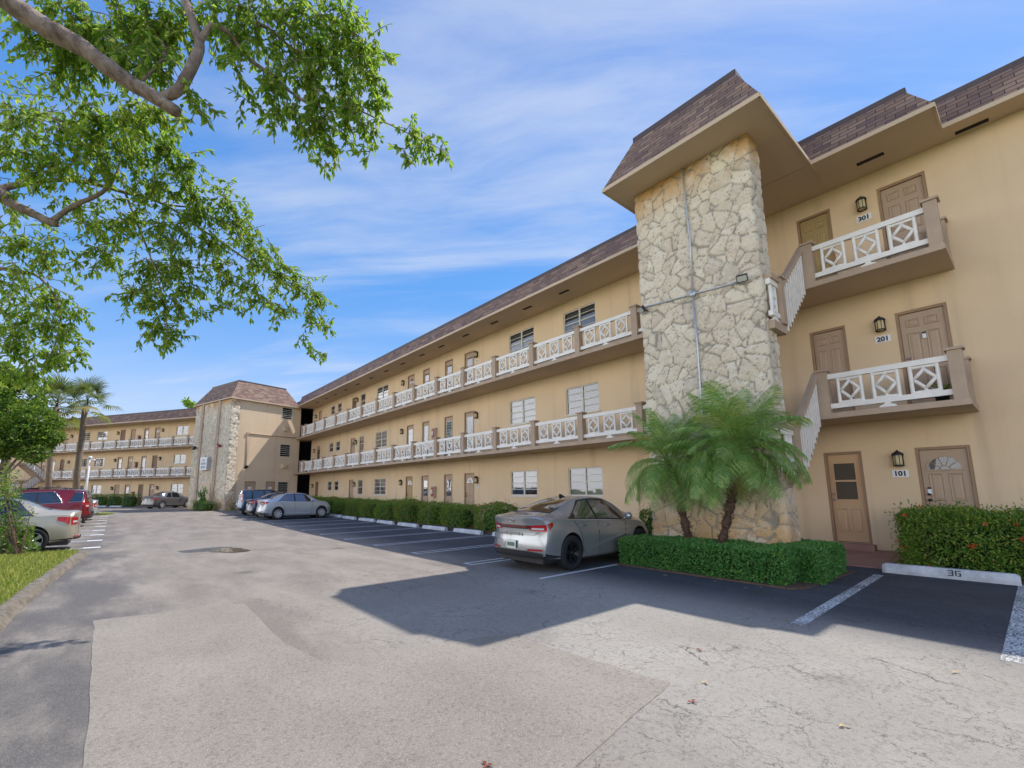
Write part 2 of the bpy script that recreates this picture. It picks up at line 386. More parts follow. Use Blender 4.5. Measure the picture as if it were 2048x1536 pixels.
def window_meshes(w,h,kind):
    key=('win',round(w,2),round(h,2),kind)
    if key in cache: return cache[key]
    fr=MB(); t=.045
    fr.box(0,t,-.09,-.03,0,h); fr.box(w-t,w,-.09,-.03,0,h); fr.box(t,w-t,-.09,-.032,h-t,h); fr.box(t,w-t,-.09,-.02,0,t*1.2)
    cols=2 if w>1.1 else 1
    if cols==2: fr.box(w/2-.035,w/2+.035,-.088,-.034,t,h-t)
    rows=4 if kind!='two' else 2
    for k in range(1,rows):
        z=h*k/rows; hw=.011 if k!=rows//2 else .02
        for c in range(cols):
            x0=t if c==0 else w/2+.035; x1=(w/2-.035) if cols==2 and c==0 else w-t
            fr.box(x0,x1,-.084,-.040,z-hw,z+hw)
    fr.box(-.03,w+.03,-.03,.035,-.05,-.002)     # sill
    pn=MB(); pn.face([(w-t,-.062,t),(t,-.062,t),(t,-.062,h-t),(w-t,-.062,h-t)])
    bl=MB()
    if kind in('open','two'): lo=h*.52
    elif kind=='vert': lo=-1
    else: lo=t
    if kind=='vert':
        n=int(w/.085)
        for k in range(n):
            x=t+(w-2*t)*k/n; bl.face([(x+.066,-.15,t),(x,-.17,t),(x,-.17,h-t),(x+.066,-.15,h-t)])
    else:
        z=h-t
        while z>lo+.03:
            bl.face([(w-t,-.145,z-.044),(t,-.145,z-.044),(t,-.165,z-.003),(w-t,-.165,z-.003)]); z-=.05
    bl.face([(w+.05,-.26,-.05),(-.05,-.26,-.05),(-.05,-.26,h+.05),(w+.05,-.26,h+.05)],1)
    r=(fr.mesh('window',M['alum']),pn.mesh('pane',M['glass']),bl.mesh('blind',[M['slat'],M['black']]))
    cache[key]=r; return r
def add_window(parent,a0,a1,z0,z1,kind):
    f,p,b=window_meshes(a1-a0,z1-z0,kind); o=obj('window',f,parent,(a0,0,z0))
    obj('pane',p,o); obj('blind',b,o); return o
def raised(mb,x0,x1,z0,z1,y,mi=0):
    def fr(i0,i1,y0,y1):
        a=[(x1-i0,y0,z0+i0),(x0+i0,y0,z0+i0),(x0+i0,y0,z1-i0),(x1-i0,y0,z1-i0)]
        b=[(x1-i1,y1,z0+i1),(x0+i1,y1,z0+i1),(x0+i1,y1,z1-i1),(x1-i1,y1,z1-i1)]
        for k in range(4): mb.face([a[k],a[(k+1)%4],b[(k+1)%4],b[k]],mi)
        return b
    fr(0,.015,y,y+.014); fr(.015,.035,y+.014,y+.002); b=fr(.035,.065,y+.002,y+.012); mb.face(b,mi)
def arc(cx,cz,r,n,y,a0=0,a1=math.pi): return [(cx+r*math.cos(a0+(a1-a0)*k/n),y,cz+r*math.sin(a0+(a1-a0)*k/n)) for k in range(n+1)]
def door_meshes(w,h,kind,dm):
    key=('door',round(w,2),round(h,2),kind,dm)
    if key in cache: return cache[key]
    t=.055; Y=-.055
    fr=MB(); fr.box(0,t,-.115,-.012,0,h); fr.box(w-t,w,-.115,-.012,0,h); fr.box(t,w-t,-.115,-.014,h-t,h)
    lf=MB(); x0,x1=t+.006,w-t-.006; lf.box(x0,x1,-.10,Y,.015,h-t-.006); pw=x1-x0
    pane=MB(); hd=MB(); db=MB()
    px=[(x0+pw*.13,x0+pw*.45),(x0+pw*.55,x0+pw*.87)]
    if kind=='six':
        for a,b in px: raised(lf,a,b,h*.83,h*.915,Y); raised(lf,a,b,h*.47,h*.775,Y); raised(lf,a,b,h*.11,h*.40,Y)
    elif kind=='fan':
        for a,b in px: raised(lf,a,b,h*.46,h*.735,Y); raised(lf,a,b,h*.10,h*.38,Y)
        cx,cz,r=(x0+x1)/2,h*.775,pw*.36
        A=arc(cx,cz,r,20,Y+.006); pane.face([A[0]]+A[1:] if False else [p for p in A][::1])
        B=arc(cx,cz,r+.03,20,Y+.016); Ai=arc(cx,cz,r-.004,20,Y+.016); Bo=arc(cx,cz,r+.03,20,Y)
        for k in range(20): lf.face([Ai[k],B[k],B[k+1],Ai[k+1]]); lf.face([B[k],Bo[k],Bo[k+1],B[k+1]])
        lf.box(cx-r-.03,cx+r+.03,Y,Y+.017,cz-.03,cz-.001)
        for an in (36,72,108,144): lf.bar((cx+r*.3*math.cos(R(an)),Y+.012,cz+r*.3*math.sin(R(an))),(cx+r*math.cos(R(an)),Y+.012,cz+r*math.sin(R(an))),.008,5)
        C=arc(cx,cz,r*.3,10,Y+.012); lf.tube(C,.008,5)
    elif kind=='half':
        for a,b in px: raised(lf,a,b,h*.11,h*.37,Y)
        a,b=x0+pw*.17,x0+pw*.83
        for z0,z1 in ((h*.47,h*.665),(h*.685,h*.87)): pane.face([(b,Y+.004,z0),(a,Y+.004,z0),(a,Y+.004,z1),(b,Y+.004,z1)])
        for z0,z1 in ((h*.455,h*.47),(h*.665,h*.685),(h*.87,h*.885)): lf.box(a-.02,b+.02,Y,Y+.018,z0,z1)
        lf.box(a-.02,a,Y,Y+.0165,h*.47,h*.87); lf.box(b,b+.02,Y,Y+.0165,h*.47,h*.87)
    elif kind=='full':
        a,b=x0+pw*.14,x0+pw*.86
        pane.face([(b,Y+.004,h*.10),(a,Y+.004,h*.10),(a,Y+.004,h*.88),(b,Y+.004,h*.88)])
        for k in range(1,12): z=h*(.10+.78*k/12); lf.box(a,b,Y+.004,Y+.012,z-.006,z+.006,1)
        lf.box(a-.02,a,Y,Y+.0165,h*.09,h*.89,1); lf.box(b,b+.02,Y,Y+.0165,h*.09,h*.89,1); lf.box(a,b,Y,Y+.016,h*.88,h*.89,1)
    zk=h*.47
    for z,r,hb_ in ((zk,.032,hd),(zk+.12,.026,db)):
        hb_.lathe([(0.001,-.0),(r,0),(r,.012),(r*.5,.016),(r*.5,.035),(r*.95,.045),(r*.95,.06),(.001,.07)],10,0,Matrix.Translation((x1-.065,Y,z))@Matrix.Rotation(-math.pi/2,4,'X'))
    r=(lf.mesh('door',[M[dm],M['alum']]),fr.mesh('door_frame',M['frame']),pane.mesh('pane',M['glassblue' if kind=='full' else 'glass']) if pane.f else None,hd.mesh('handle',M['chrome'] if kind!='fan' else M['dark']),db.mesh('deadbolt',M['chrome'] if kind!='fan' else M['dark']))
    cache[key]=r; return r
def add_door(parent,a0,a1,z0,z1,kind,dm,label=None):
    l,f,p,h,k_=door_meshes(a1-a0,z1-z0,kind,dm); o=obj('door',l,parent,(a0,0,z0))
    if label: o['label']=label
    obj('door_frame',f,o); obj('handle',h,o); obj('deadbolt',k_,o)
    if p: obj('pane',p,o)
    if kind in('fan','half'):
        k=('dk',round(a1-a0,2)); 
    return o
def panel_mesh(L,units=3):
    key=('panel',round(L,2),units)
    if key in cache: return cache[key]
    b=MB(); H=.86
    b.box(0,L,-.045,.045,.75,H); b.box(0,L,-.04,.04,.10,.205)
    uw=min(.46,L/units*.74); gap=(L-units*uw)/(units+1) if units>1 else (L-uw)/2; r=.034
    for k in range(units):
        x0=gap+(uw+gap)*k; x1=x0+uw; c=(x0+x1)/2; z0,z1=.205,.75; zm=(z0+z1)/2
        b.bar((x0+r,0,z0),(x0+r,0,z1),r,8,caps=False); b.bar((x1-r,0,z0),(x1-r,0,z1),r,8,caps=False)
        b.bar((x0+r,0,z1-r),(x1-r,0,z1-r),r*.95,8,caps=False); b.bar((x0+r,0,z0+r*.6),(x1-r,0,z0+r*.6),r*.9,8,caps=False)
        dx,dz=(uw/2-2*r)*.98,(z1-z0)/2-.085
        P=[(c,0,zm+dz),(c+dx,0,zm),(c,0,zm-dz),(c-dx,0,zm)]
        for i in range(4): b.bar(P[i],P[(i+1)%4],r*.95,8)
        b.bar((c,0,zm+dz-.01),(c,0,z1-r),r*.8,8); b.bar((c,0,zm-dz+.01),(c,0,z0),r*.8,8)
    c=L/2; q=[(-.15,.0),(.15,.0),(.12,.045),(.055,.07),(.05,.10),(-.05,.10),(-.055,.07),(-.12,.045)]
    n=len(q); vs=[(c+x,-.035,z) for x,z in q]+[(c+x,.035,z) for x,z in q]
    b.add(vs,[tuple(range(n)),tuple(range(2*n-1,n-1,-1))]+[(i,n+i,n+(i+1)%n,(i+1)%n) for i in range(n)])
    cache[key]=b.mesh('railing_panel',M['rail']); return cache[key]
def post_mesh(h=.93,w=.2):
    key=('post',round(h,2))
    if key in cache: return cache[key]
    b=MB(); b.box(-w/2,w/2,-w/2,w/2,0,h); b.box(-w/2-.035,w/2+.035,-w/2-.035,w/2+.035,h,h+.045); cache[key]=b.mesh('railing_post',M['trim']); return cache[key]
def railing(parent,posts,y,zf,units=3):
    for a in posts: obj('railing_post',post_mesh(),parent,(a,y,zf))
    for a,b in zip(posts[:-1],posts[1:]):
        if b-a<.3: continue
        L=b-a-.2; obj('railing_panel',panel_mesh(L,3 if L>1.2 else 1),parent,(a+.1,y,zf))
def slab(parent,a0,a1,b1,z0,z1,b0=0):
    s=MB(); s.box(a0,a1,b0,b1,z0,z1,0); s.m=[1 if i==0 else 2 if i==1 else 0 for i in range(6)]
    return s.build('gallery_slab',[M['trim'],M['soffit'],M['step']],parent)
def mansard(parent,bot,top,z0,z1,name='mansard_roof'):
    s=MB(); f=MB(); d=MB(); u=0
    for i in range(len(bot)-1):
        (ax,ay),(bx,by)=bot[i],bot[i+1]; (cx,cy),(dx,dy)=top[i],top[i+1]
        L=math.hypot(bx-ax,by-ay); e=((bx-ax)/L,(by-ay)/L)
        A,B,D,C=V((ax,ay,z0)),V((bx,by,z0)),V((dx,dy,z1)),V((cx,cy,z1))
        up=math.hypot(z1-z0,abs((cx-ax)*e[1]-(cy-ay)*e[0]))
        uu=lambda p:(p[0]-ax)*e[0]+(p[1]-ay)*e[1]
        s.face([A,B,D,C],0,[(u,0),(u+L,0),(u+uu((dx,dy)),up),(u+uu((cx,cy)),up)]); u+=L+3.33
        nx,ny=-e[1],e[0]
        # drip fascia below the shingles, and the dark cap above
        o=.012
        for mb,P,Q,za,zb,th in ((d,(ax,ay),(bx,by),z0-.075,z0+.02,.03),(f,(cx,cy),(dx,dy),z1-.03,z1+.11,.05)):
            p0=(P[0]+nx*o,P[1]+ny*o); q0=(Q[0]+nx*o,Q[1]+ny*o); p1=(P[0]-nx*th,P[1]-ny*th); q1=(Q[0]-nx*th,Q[1]-ny*th)
            mb.hexa([(*p0,za),(*q0,za),(*q1,za),(*p1,za)],[(*p0,zb),(*q0,zb),(*q1,zb),(*p1,zb)])
    r=s.build(name,M['shingle'],parent); d.build('fascia',M['soffit'],r); f.build('roof_flashing',M['flash'],r); return r
def hashf(p):
    x=math.sin(p[0]*12.9898+p[1]*78.233+p[2]*37.719)*43758.5453; return x-math.floor(x)
def stone_wall(name,path,z0,z1,res,scale,depth,parent,taper=0,closed=False):
    # path: [(x,y)] walked so that the outside is on its right-hand side
    pts=[];nrm=[]
    for i in range(len(path)-1):
        (ax,ay),(bx,by)=path[i],path[i+1]; L=math.hypot(bx-ax,by-ay); n=max(1,int(L/res)); e=((bx-ax)/L,(by-ay)/L)
        for k in range(n+(1 if i==len(path)-2 else 0)):
            pts.append((ax+(bx-ax)*k/n,ay+(by-ay)*k/n))
            nn=V((e[1],-e[0],0))
            if k==0 and i>0: nn=(nn+nrm[-1]).normalized()
            nrm.append(nn)
    nz=int((z1-z0)/res); vs=[];cols=[]
    for j in range(nz+1):
        z=z0+(z1-z0)*j/nz
        for p,n in zip(pts,nrm):
            P=V((p[0],p[1],z)); q=P*scale
            q=q+noise.noise_vector(P*1.6)*.45
            ds,cp=noise.voronoi(q); e=ds[1]-ds[0]; g=min(1,max(0,(e-.012)/.045)); g=g*g*(3-2*g)
            dome=min(1,e/.4)
            hgt=depth*(g*.62+dome*.38)+ (noise.fractal(P*9,1,2,3)*.010+noise.fractal(P*2.5,1,2,2)*.012)*g
            flare=taper*max(0,1-(z-z0)/2.5)
            vs.append(P+n*(hgt+flare)); cols.append((hashf(cp[0]),g,0,1))
    w=len(pts); fs=[(j*w+i,j*w+i+1,(j+1)*w+i+1,(j+1)*w+i) for j in range(nz) for i in range(w-1)]
    me=bpy.data.meshes.new(name); me.from_pydata(vs,[],fs); me.materials.append(M['stone'])
    at=me.attributes.new('stone','FLOAT_COLOR','POINT')
    at.data.foreach_set('color',[c for cc in cols for c in cc]); me.polygons.foreach_set('use_smooth',[True]*len(fs)); me.update()
    return obj(name,me,parent)
def lantern(label,parent_M,a,z,group,scale=1.0,b=0):
    global LANT
    if 'LANT' not in globals():
        t=thing('wall_lantern',label,'wall lamp',(0,0,0))
        k=MB(); k.box(-.075,.075,.0,.025,-.11,.13); k.bar((0,0,.16),(0,.09,.16),.012,6); k.bar((0,.09,.145),(0,.09,.175),.02,6)
        for s in range(8):
            an=2*math.pi*(s+.5)/8; x,y=.088*math.cos(an),.09+.088*math.sin(an)*.9; k.bar((x,y+.005,-.12),(x,y+.005,.10),.007,5)
        k.lathe([(.095,-.135),(.10,-.12),(.092,-.105)],14,0,Matrix.Translation((0,.095,0)))
        k.build('bracket',M['dark'],t)
        c=MB(); c.lathe([(.103,.095),(.107,.115),(.085,.15),(.03,.185),(.012,.21),(.001,.215)],14,0,Matrix.Translation((0,.095,0))); c.build('cap',M['dark'],t)
        g=MB(); g.lathe([(.001,-.125),(.07,-.12),(.08,-.1),(.08,.09),(.05,.10)],14,0,Matrix.Translation((0,.095,0))); g.build('glass',M['lampglass'],t)
        LANT=t; o=t
    else: o=copy_tree(LANT)
    o.matrix_world=parent_M@Matrix.Translation((a,b,z))@Matrix.Diagonal((scale,scale,scale,1))
    tag(o,label,'wall lamp',group); return o
SEG={'0':'abcdef','1':'bc','2':'abged','3':'abgcd','6':'afgecd'}
def text_mesh(txt,h,depth,mat,bold=.0):
    cu=bpy.data.curves.new('txt','FONT'); cu.body=txt; cu.size=h; cu.extrude=depth; cu.offset=bold; cu.align_x='CENTER'; cu.align_y='CENTER'
    o=bpy.data.objects.new('txt',cu); col.objects.link(o); dg=bpy.context.evaluated_depsgraph_get(); dg.update()
    me=bpy.data.meshes.new_from_object(o.evaluated_get(dg)); bpy.data.objects.remove(o); bpy.data.curves.remove(cu)
    me.materials.clear(); me.materials.append(mat); return me
# ------------------------------------------------------------------ the near block
blk=thing('apartment_building','long tan three storey apartment block with stone pier, mansard roof and white diamond railings','building',(13.15,0,0),math.pi/2)
MW=Matrix.Translation((13.15,0,0))@Matrix.Rotation(math.pi/2,4,'Z')
F=[(.12,2.20),(2.99,5.22),(6.02,8.27)]           # door foot and head
WZ=[(1.13,2.17),(4.18,5.24),(7.26,8.29)]
rects=[];wins=[];doors=[]
for f in range(3):
    z0,z1=WZ[f]
    for a0,a1,k in ((9.93,11.5,['shut','shut','open'][f]),(13.17,14.77,['open','vert','shut'][f]),(26.67,28.33,['open','open','shut'][f]),(30.2,31.02,'two')): wins.append((a0,a1,z0,z1,k))
    for a0,a1 in ((34.65,35.53),(36.08,36.95)): wins.append((a0,a1,z1-.74,z1,'two'))
    kinds=[[('fan','door'),('half','door_orange'),('fan','door'),('half','door'),('half','door'),('fan','door_ochre'),('six','door'),('six','door_dark')],
           [('six','door'),('six','door'),('full','door'),('full','door'),('full','door'),('full','door'),('fan','door'),('half','door')],
           [('six','door'),('six','door_ochre'),('half','door'),('half','door'),('half','door'),('fan','door'),('half','door_dark'),('six','door')]][f]
    for (a0,a1),(k,c) in zip(((.93,1.76),(2.67,3.40),(17.38,18.21),(19.22,20.0),(21.52,22.28),(23.25,24.08),(31.72,32.55),(39.12,39.85)),kinds): doors.append((a0,a1,F[f][0],F[f][1],k,c))
rects=[w[:4] for w in wins]+[d[:4] for d in doors]
w=MB(); wall_mesh(w,-9,41.4,-.4,SOF,rects)
w.face([(41.4,0,-.4),(41.4,-9,-.4),(41.4,-9,SOF),(41.4,0,SOF)]); w.face([(-9,-9,-.4),(-9,0,-.4),(-9,0,SOF),(-9,-9,SOF)]); w.face([(-9,-9,-.4),(-9,-9,SOF),(41.4,-9,SOF),(41.4,-9,-.4)])
w.build('wall',M['wall'],blk)
for x in wins: add_window(blk,*x)
for x in doors: add_door(blk,*x)
lb=MB(); lb.box(1.6,1.68,-.053,-.03,4.1,4.2)
# galleries, posts and railings
slab(blk,.72,43.5,1.32,2.85,S2); slab(blk,.72,43.5,1.32,5.88,S3)
for zf in (S2,S3):
    gp=[7.52+2.257*i for i in range(15)]; railing(blk,[5.9]+gp+[40.1],1.22,zf)
    railing(blk,[.84,2.93],1.22,zf)
    r=obj('railing_panel',panel_mesh(.92,1),blk,(.84,.2,zf)); r.rotation_euler=(0,0,math.pi/2)
    obj('railing_post',post_mesh(),blk,(.84,.12,zf))
# roof
mansard(blk,[(-9,.6),(.54,.6)],[(-9,.2),(.94,.2)],SOF+.05,SOF+.84)
mansard(blk,[(.54,.6),(.54,1.5),(41.3,1.5)],[(.94,.2),(.94,1.1),(41.3,1.08)],SOF+.05,SOF+.84)
mansard(blk,[(2.6,.6),(2.6,4.42),(6.22,4.42),(6.22,.6)],[(3.18,-.5),(3.18,3.84),(5.64,3.84),(5.64,-.5)],SOF+.04,SOF+1.30)
s=MB(); s.face([(-9,.585,SOF),(.56,.585,SOF),(.56,-.2,SOF),(-9,-.2,SOF)]); s.face([(.55,1.48,SOF-.004),(41.3,1.48,SOF-.004),(41.3,-.2,SOF-.004),(.55,-.2,SOF-.004)])
s.face([(2.62,4.40,SOF-.012),(6.20,4.40,SOF-.012),(6.20,1.47,SOF-.012),(2.62,1.47,SOF-.012)])
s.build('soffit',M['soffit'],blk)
t=MB(); t.face([(-9,.2,SOF+.80),(.94,.2,SOF+.80),(.94,-9,SOF+.80),(-9,-9,SOF+.80)]); t.face([(.94,1.1,SOF+.80),(40.9,1.1,SOF+.80),(40.9,-9,SOF+.80),(.94,-9,SOF+.80)]); t.face([(3.18,3.84,SOF+1.26),(5.64,3.84,SOF+1.26),(5.64,-.5,SOF+1.26),(3.18,-.5,SOF+1.26)])
t.face([(3.18,-.5,SOF+1.38),(5.64,-.5,SOF+1.38),(5.64,-.5,SOF),(3.18,-.5,SOF)]); t.build('flat_roof',M['flash'],blk)
vm=MB(); vm.box(-.24,.24,-.055,.055,-.012,.0); 
for k in range(3): vm.box(-.225,.225,-.045+.03*k,-.03+.03*k,-.018,-.012,1)
vme=vm.mesh('soffit_vent',[M['black'],M['dark']])
for a,b in ((10.73,.8),(12.69,.83),(14.79,.84),(16.92,.85),(19.06,.84),(20.99,.85),(23.16,.84),(25.28,.84),(27.49,.82),(29.71,.80),(31.92,.79),(34.0,.79),(35.98,.77),(38.0,.77),(1.70,.63),(.14,.17),(-1.9,.17)):
    obj('soffit_vent',vme,blk,(a,b,SOF-.002 if b<.3 else SOF-.006))
# breezeway at the far end, its deep shade put into a near black colour
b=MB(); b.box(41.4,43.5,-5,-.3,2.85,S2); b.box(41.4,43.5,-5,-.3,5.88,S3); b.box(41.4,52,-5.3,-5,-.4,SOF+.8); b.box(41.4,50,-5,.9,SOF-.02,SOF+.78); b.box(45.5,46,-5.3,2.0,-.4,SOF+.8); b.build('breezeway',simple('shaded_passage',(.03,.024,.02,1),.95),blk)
# stair tower: stone pier, landings and flights set square to the wall
stone_wall('stone_pier',[(3.17,3.1),(3.17,3.62),(5.80,3.62),(5.80,3.1)][::-1],-.3,SOF-.01,.028,3.1,.038,blk,.06)
p=MB(); p.box(3.21,5.76,3.1,3.6,-.3,SOF-.02); p.build('pier_core',M['wall'],blk)
def flight(parent,a0,a1,ztop,zbot,b_in,b_out,vis=True):
    n=7; st=MB(); run=(b_out-b_in)/n; rise=(ztop-zbot)/n
    root=None; strg=MB()
    # closed saw-tooth stringer seen from the side, treads between
    for sa in (a0,a1-.05):
        prof=[(b_in,ztop-.10)]
        for k in range(n): prof+= [(b_in+run*k,ztop-rise*k-.01),(b_in+run*k,ztop-rise*(k+1)-.0)] if False else []
        poly=[(b_in,ztop-.02),(b_out,zbot-.0),(b_out,zbot-.18),(b_in,ztop-.24)]
        vs=[(sa,y,z) for y,z in poly]+[(sa+.05,y,z) for y,z in poly]
        strg.add(vs,[(0,1,2,3),(7,6,5,4),(0,4,5,1),(1,5,6,2),(2,6,7,3),(3,7,4,0)])
    for k in range(n):
        y0=b_in+run*k; z=ztop-rise*(k+1); st.box(a0-.012,a1+.012,y0,y0+run+.02,z-.02,z+.03); st.box(a0-.008,a1+.008,y0-.02,y0+.02,z+.03,z+rise-.02)
    sg=strg.build('stair_flight',M['trim'],parent); st.build('tread',M['step'],sg); return sg,run,rise
def stair(parent,a0,ztop,zmid,a_lo,b_in,b_out,b_land,rail=True):
    sg,run,rise=flight(parent,a0,a0+1.0,ztop,zmid,b_in,b_out)
    L=MB(); L.box(a0-.02,a_lo+1.0,b_out,b_land,zmid-.17,zmid); lo=L.build('stair_landing',M['trim'],parent)
    ba=MB(); n=10
    for k in range(n):
        y=b_in+.16+(b_out-b_in-.25)*k/(n-1); zz=ztop-(y-b_in)/(b_out-b_in)*(ztop-zmid)
        ba.box(a0-.03,a0+.0,y-.045,y+.045,zz-.16,zz+.80)
    ba.build('baluster',M['rail'],sg)
    h=MB(); y0,y1=b_in+.02,b_out+.06
    for q in (0,): h.hexa([(a0-.05,y0,ztop+.80),(a0+.06,y0,ztop+.80),(a0+.06,y1,zmid+.80),(a0-.05,y1,zmid+.80)],[(a0-.05,y0,ztop+.93),(a0+.06,y0,ztop+.93),(a0+.06,y1,zmid+.93),(a0-.05,y1,zmid+.93)])
    h.build('handrail',M['trim'],sg)
    obj('railing_post',post_mesh(.97),parent,(a0+.03,b_out+.15,zmid)); 
    wd=b_land-b_out-.25
    if wd>.35:
        r=obj('railing_panel',panel_mesh(max(.4,wd),1),parent,(a0+.03,b_out+.25,zmid)); r.rotation_euler=(0,0,math.pi/2)
        t=MB(); t.box(a0-.05,a0+.09,b_out+.25,b_land,zmid+.86,zmid+.96); t.build('handrail',M['trim'],lo)
    # the return flight down to the floor below
    sg2,_,_=flight(parent,a_lo,a_lo+1.0,zmid,zmid-(ztop-zmid),b_out,b_in) if False else (None,0,0)
    z2=zmid-(ztop-zmid); st=MB(); s2=MB(); n=7
    for k in range(n):
        y=b_out-(b_out-b_in)*k/n; z=zmid-(zmid-z2)*(k+1)/n; st.box(a_lo,a_lo+1.0,y-(b_out-b_in)/n-.02,y,z-.03,z+.02)
    for sa in (a_lo,a_lo+.95):
        poly=[(b_out,zmid-.02),(b_in,z2-.0),(b_in,z2-.2),(b_out,zmid-.22)]; vs=[(sa,y,z) for y,z in poly]+[(sa+.05,y,z) for y,z in poly]
        s2.add(vs,[(3,2,1,0),(4,5,6,7),(1,5,4,0),(2,6,5,1),(3,7,6,2),(0,4,7,3)])
    f2=s2.build('stair_flight',M['trim'],parent); st.build('tread',M['step'],f2)
stair(blk,3.04,S3,4.62,4.45,1.30,2.90,3.55)
stair(blk,3.04,S2,1.62,4.45,1.30,2.90,3.55)

# lanterns, number plates and fittings on the near block
def onwall(px,py): P=at_X(px,py,13.15); return P.y,P.z
names={0:'ground floor',1:'second floor',2:'top floor'}
for n,(px,py) in ((101,(1798,920)),(201,(1762,652)),(301,(1725,412))):
    a,z=onwall(px,py); lantern('black caged wall lantern above plate %d on the %s'%(n,names[n//100-1]),MW,a,z,None,1.0)
    a,z=onwall(*{101:(1801,947),201:(1766,678),301:(1728,436)}[n])
    pl=MB(); pl.box(-.135,.135,0,.012,-.075,.075); o=pl.build('number_plate',M['white']); tag(o,'white wall plate reading %d on the %s near the pier'%(n,names[n//100-1]),'sign')
    o.matrix_world=MW@Matrix.Translation((a,0.001,z))
    tm=text_mesh(str(n),.145,.002,M['dark'],.006); d=obj('lettering',tm,o,(0,.014,-.004),(math.pi/2,0,math.pi))
spots=[('at the right of the tall door',17.14,(1.84,4.93,7.95)),('at the left of the paler door',24.55,(1.84,4.90,7.92)),('between the door and the narrow window',31.45,(1.84,4.85,7.95)),('by the last door next to the dark passage',40.4,(1.82,4.85,7.9))]
ordn=['nearest the stone pier','second from the pier','third from the pier','by the dark passage']
for i,(nm,a,zs) in enumerate(spots):
    for f in range(3):
        lantern('dark wall lantern, %s of the long facade, %s'%(names[f],ordn[i]),MW,a,zs[f],'wall lanterns along the long facade',1.0)
        if i<3:
            pl=MB(); pl.box(-.08,.08,0,.012,-.07,.07); o=pl.build('number_plate',M['white']); tag(o,'small white number plate under the lantern on the %s, %s'%(names[f],ordn[i]),'sign','number plates along the long facade')
            o.matrix_world=MW@Matrix.Translation((a,.001,zs[f]-.30)); q=MB(); q.box(-.04,-.012,.012,.016,-.04,.04); q.box(.012,.04,.012,.016,-.04,.04); q.build('lettering',M['dark'],o)
def cabinet(Mx,a,z,label,group,red=False):
    o=thing('extinguisher_cabinet',label,'fire cabinet',(0,0,0),0,group); o.matrix_world=Mx@Matrix.Translation((a,0,z))
    c=MB(); c.box(-.16,.16,.001,.17,-.3,.3); c.build('case',M['door_dark'] if red else M['trim'],o)
    g=MB(); g.box(-.12,.12,.17,.178,-.22,.24); g.build('glass_door',M['red'],o); h=MB(); h.bar((.0,.19,-.12),(.0,.19,.1),.055,10); h.bar((0,.19,.1),(0,.19,.15),.02,8); h.build('extinguisher',M['white'],o)
for f,z in ((0,1.30),(1,4.42),(2,7.05)): cabinet(MW,20.85,z,'dark red extinguisher cabinet on the %s wall of the long facade between two doors'%names[f],'extinguisher cabinets')
# small doorbell cameras on two near doors
def bell(px,py,label):
    a,z=onwall(px,py); o=thing('doorbell_camera',label,'doorbell'); o.matrix_world=MW@Matrix.Translation((a,-.055,z))
    b=MB(); b.box(-.03,.03,0,.03,-.07,.03); b.build('body',M['white'],o); b=MB(); b.box(-.03,.03,0,.031,.03,.07); b.build('lens_cover',M['plastic'],o)
bell(1848,669,'white and black doorbell camera on the second floor door beside plate 201'); bell(1859,981,'white and black doorbell camera on the fan light door of 101')
pot=thing('potted_plant','small potted plant with thin stake standing at the right corner of the second floor balcony','plant'); pot.matrix_world=MW@Matrix.Translation((1.12,.95,S2))
b=MB(); b.lathe([(.001,0),(.09,0),(.12,.2),(.125,.22),(.11,.22),(.001,.2)],14); b.build('pot',M['dark'],pot); b=MB(); b.bar((0,0,.2),(.05,.02,.75),.008,5); b.build('stake',M['dark'],pot)
b=MB(); rq=random.Random(9)
for k in range(40):
    an=rq.uniform(0,6.28); d=V((math.cos(an),math.sin(an),rq.uniform(-.1,.9))); p=V((0,0,.22))+d*.05; n=len(b.v); s_=V((-d.y,d.x,0)).normalized()*.02; b.face([p-s_*.4,p+s_*.4,p+d*.12+s_,p+d*.12-s_]); b.face([p+d*.12-s_,p+d*.12+s_,p+d*.2+V((0,0,-.03))])
b.build('foliage',M['leaf_ixora'],pot)
# walkway with a raised sill, sloping to the asphalt
wk=MB(); wk.hexa([(11.55,2.22,-.4),(13.14,2.0,-.4),(13.14,5.9,-.4),(11.55,5.9,-.4)],[(11.55,2.22,-.16),(13.14,2.0,.0),(13.14,5.9,.0),(11.55,5.9,-.16)]); wk.box(12.9,13.14,2.60,3.46,-.1,.115)
tag(wk.build('walkway',M['walk']),kind='structure')
wk=MB(); wk.box(12.1,13.145,5.91,41,-.4,.0); tag(wk.build('walkway',M['kerb']),kind='structure')
# conduit, junction box and floodlights on the pier
X0=9.46
cd=thing('conduit','thin grey metal conduit cross fixed to the stone pier','pipe',(X0,4.5,-.1))
def pp(px,py,dx=0): P=at_X(px,py,X0+dx); return P-V((X0,4.5,-.1))
pts=[pp(x,y) for x,y in ((1362,322),(1372,410),(1380,480),(1385,588))]; c=MB(); c.tube(pts,.017,8); c.tube([pp(1385,588),pp(1395,690),pp(1402,800),pp(1418,1010)],.019,8); c.build('upright',M['galv'],cd)
c=MB(); c.tube([pp(1287,615),pp(1330,603),pp(1385,588),pp(1435,575),pp(1480,563)],.015,8); c.build('cross_arm',M['galv'],cd)
c=MB(); J=pp(1385,588); c.lathe([(.001,-.03),(.07,-.03),(.07,.03),(.001,.03)],14,0,Matrix.Translation(J)@Matrix.Rotation(math.pi/2,4,'Y')); c.build('junction_box',M['galv'],cd)
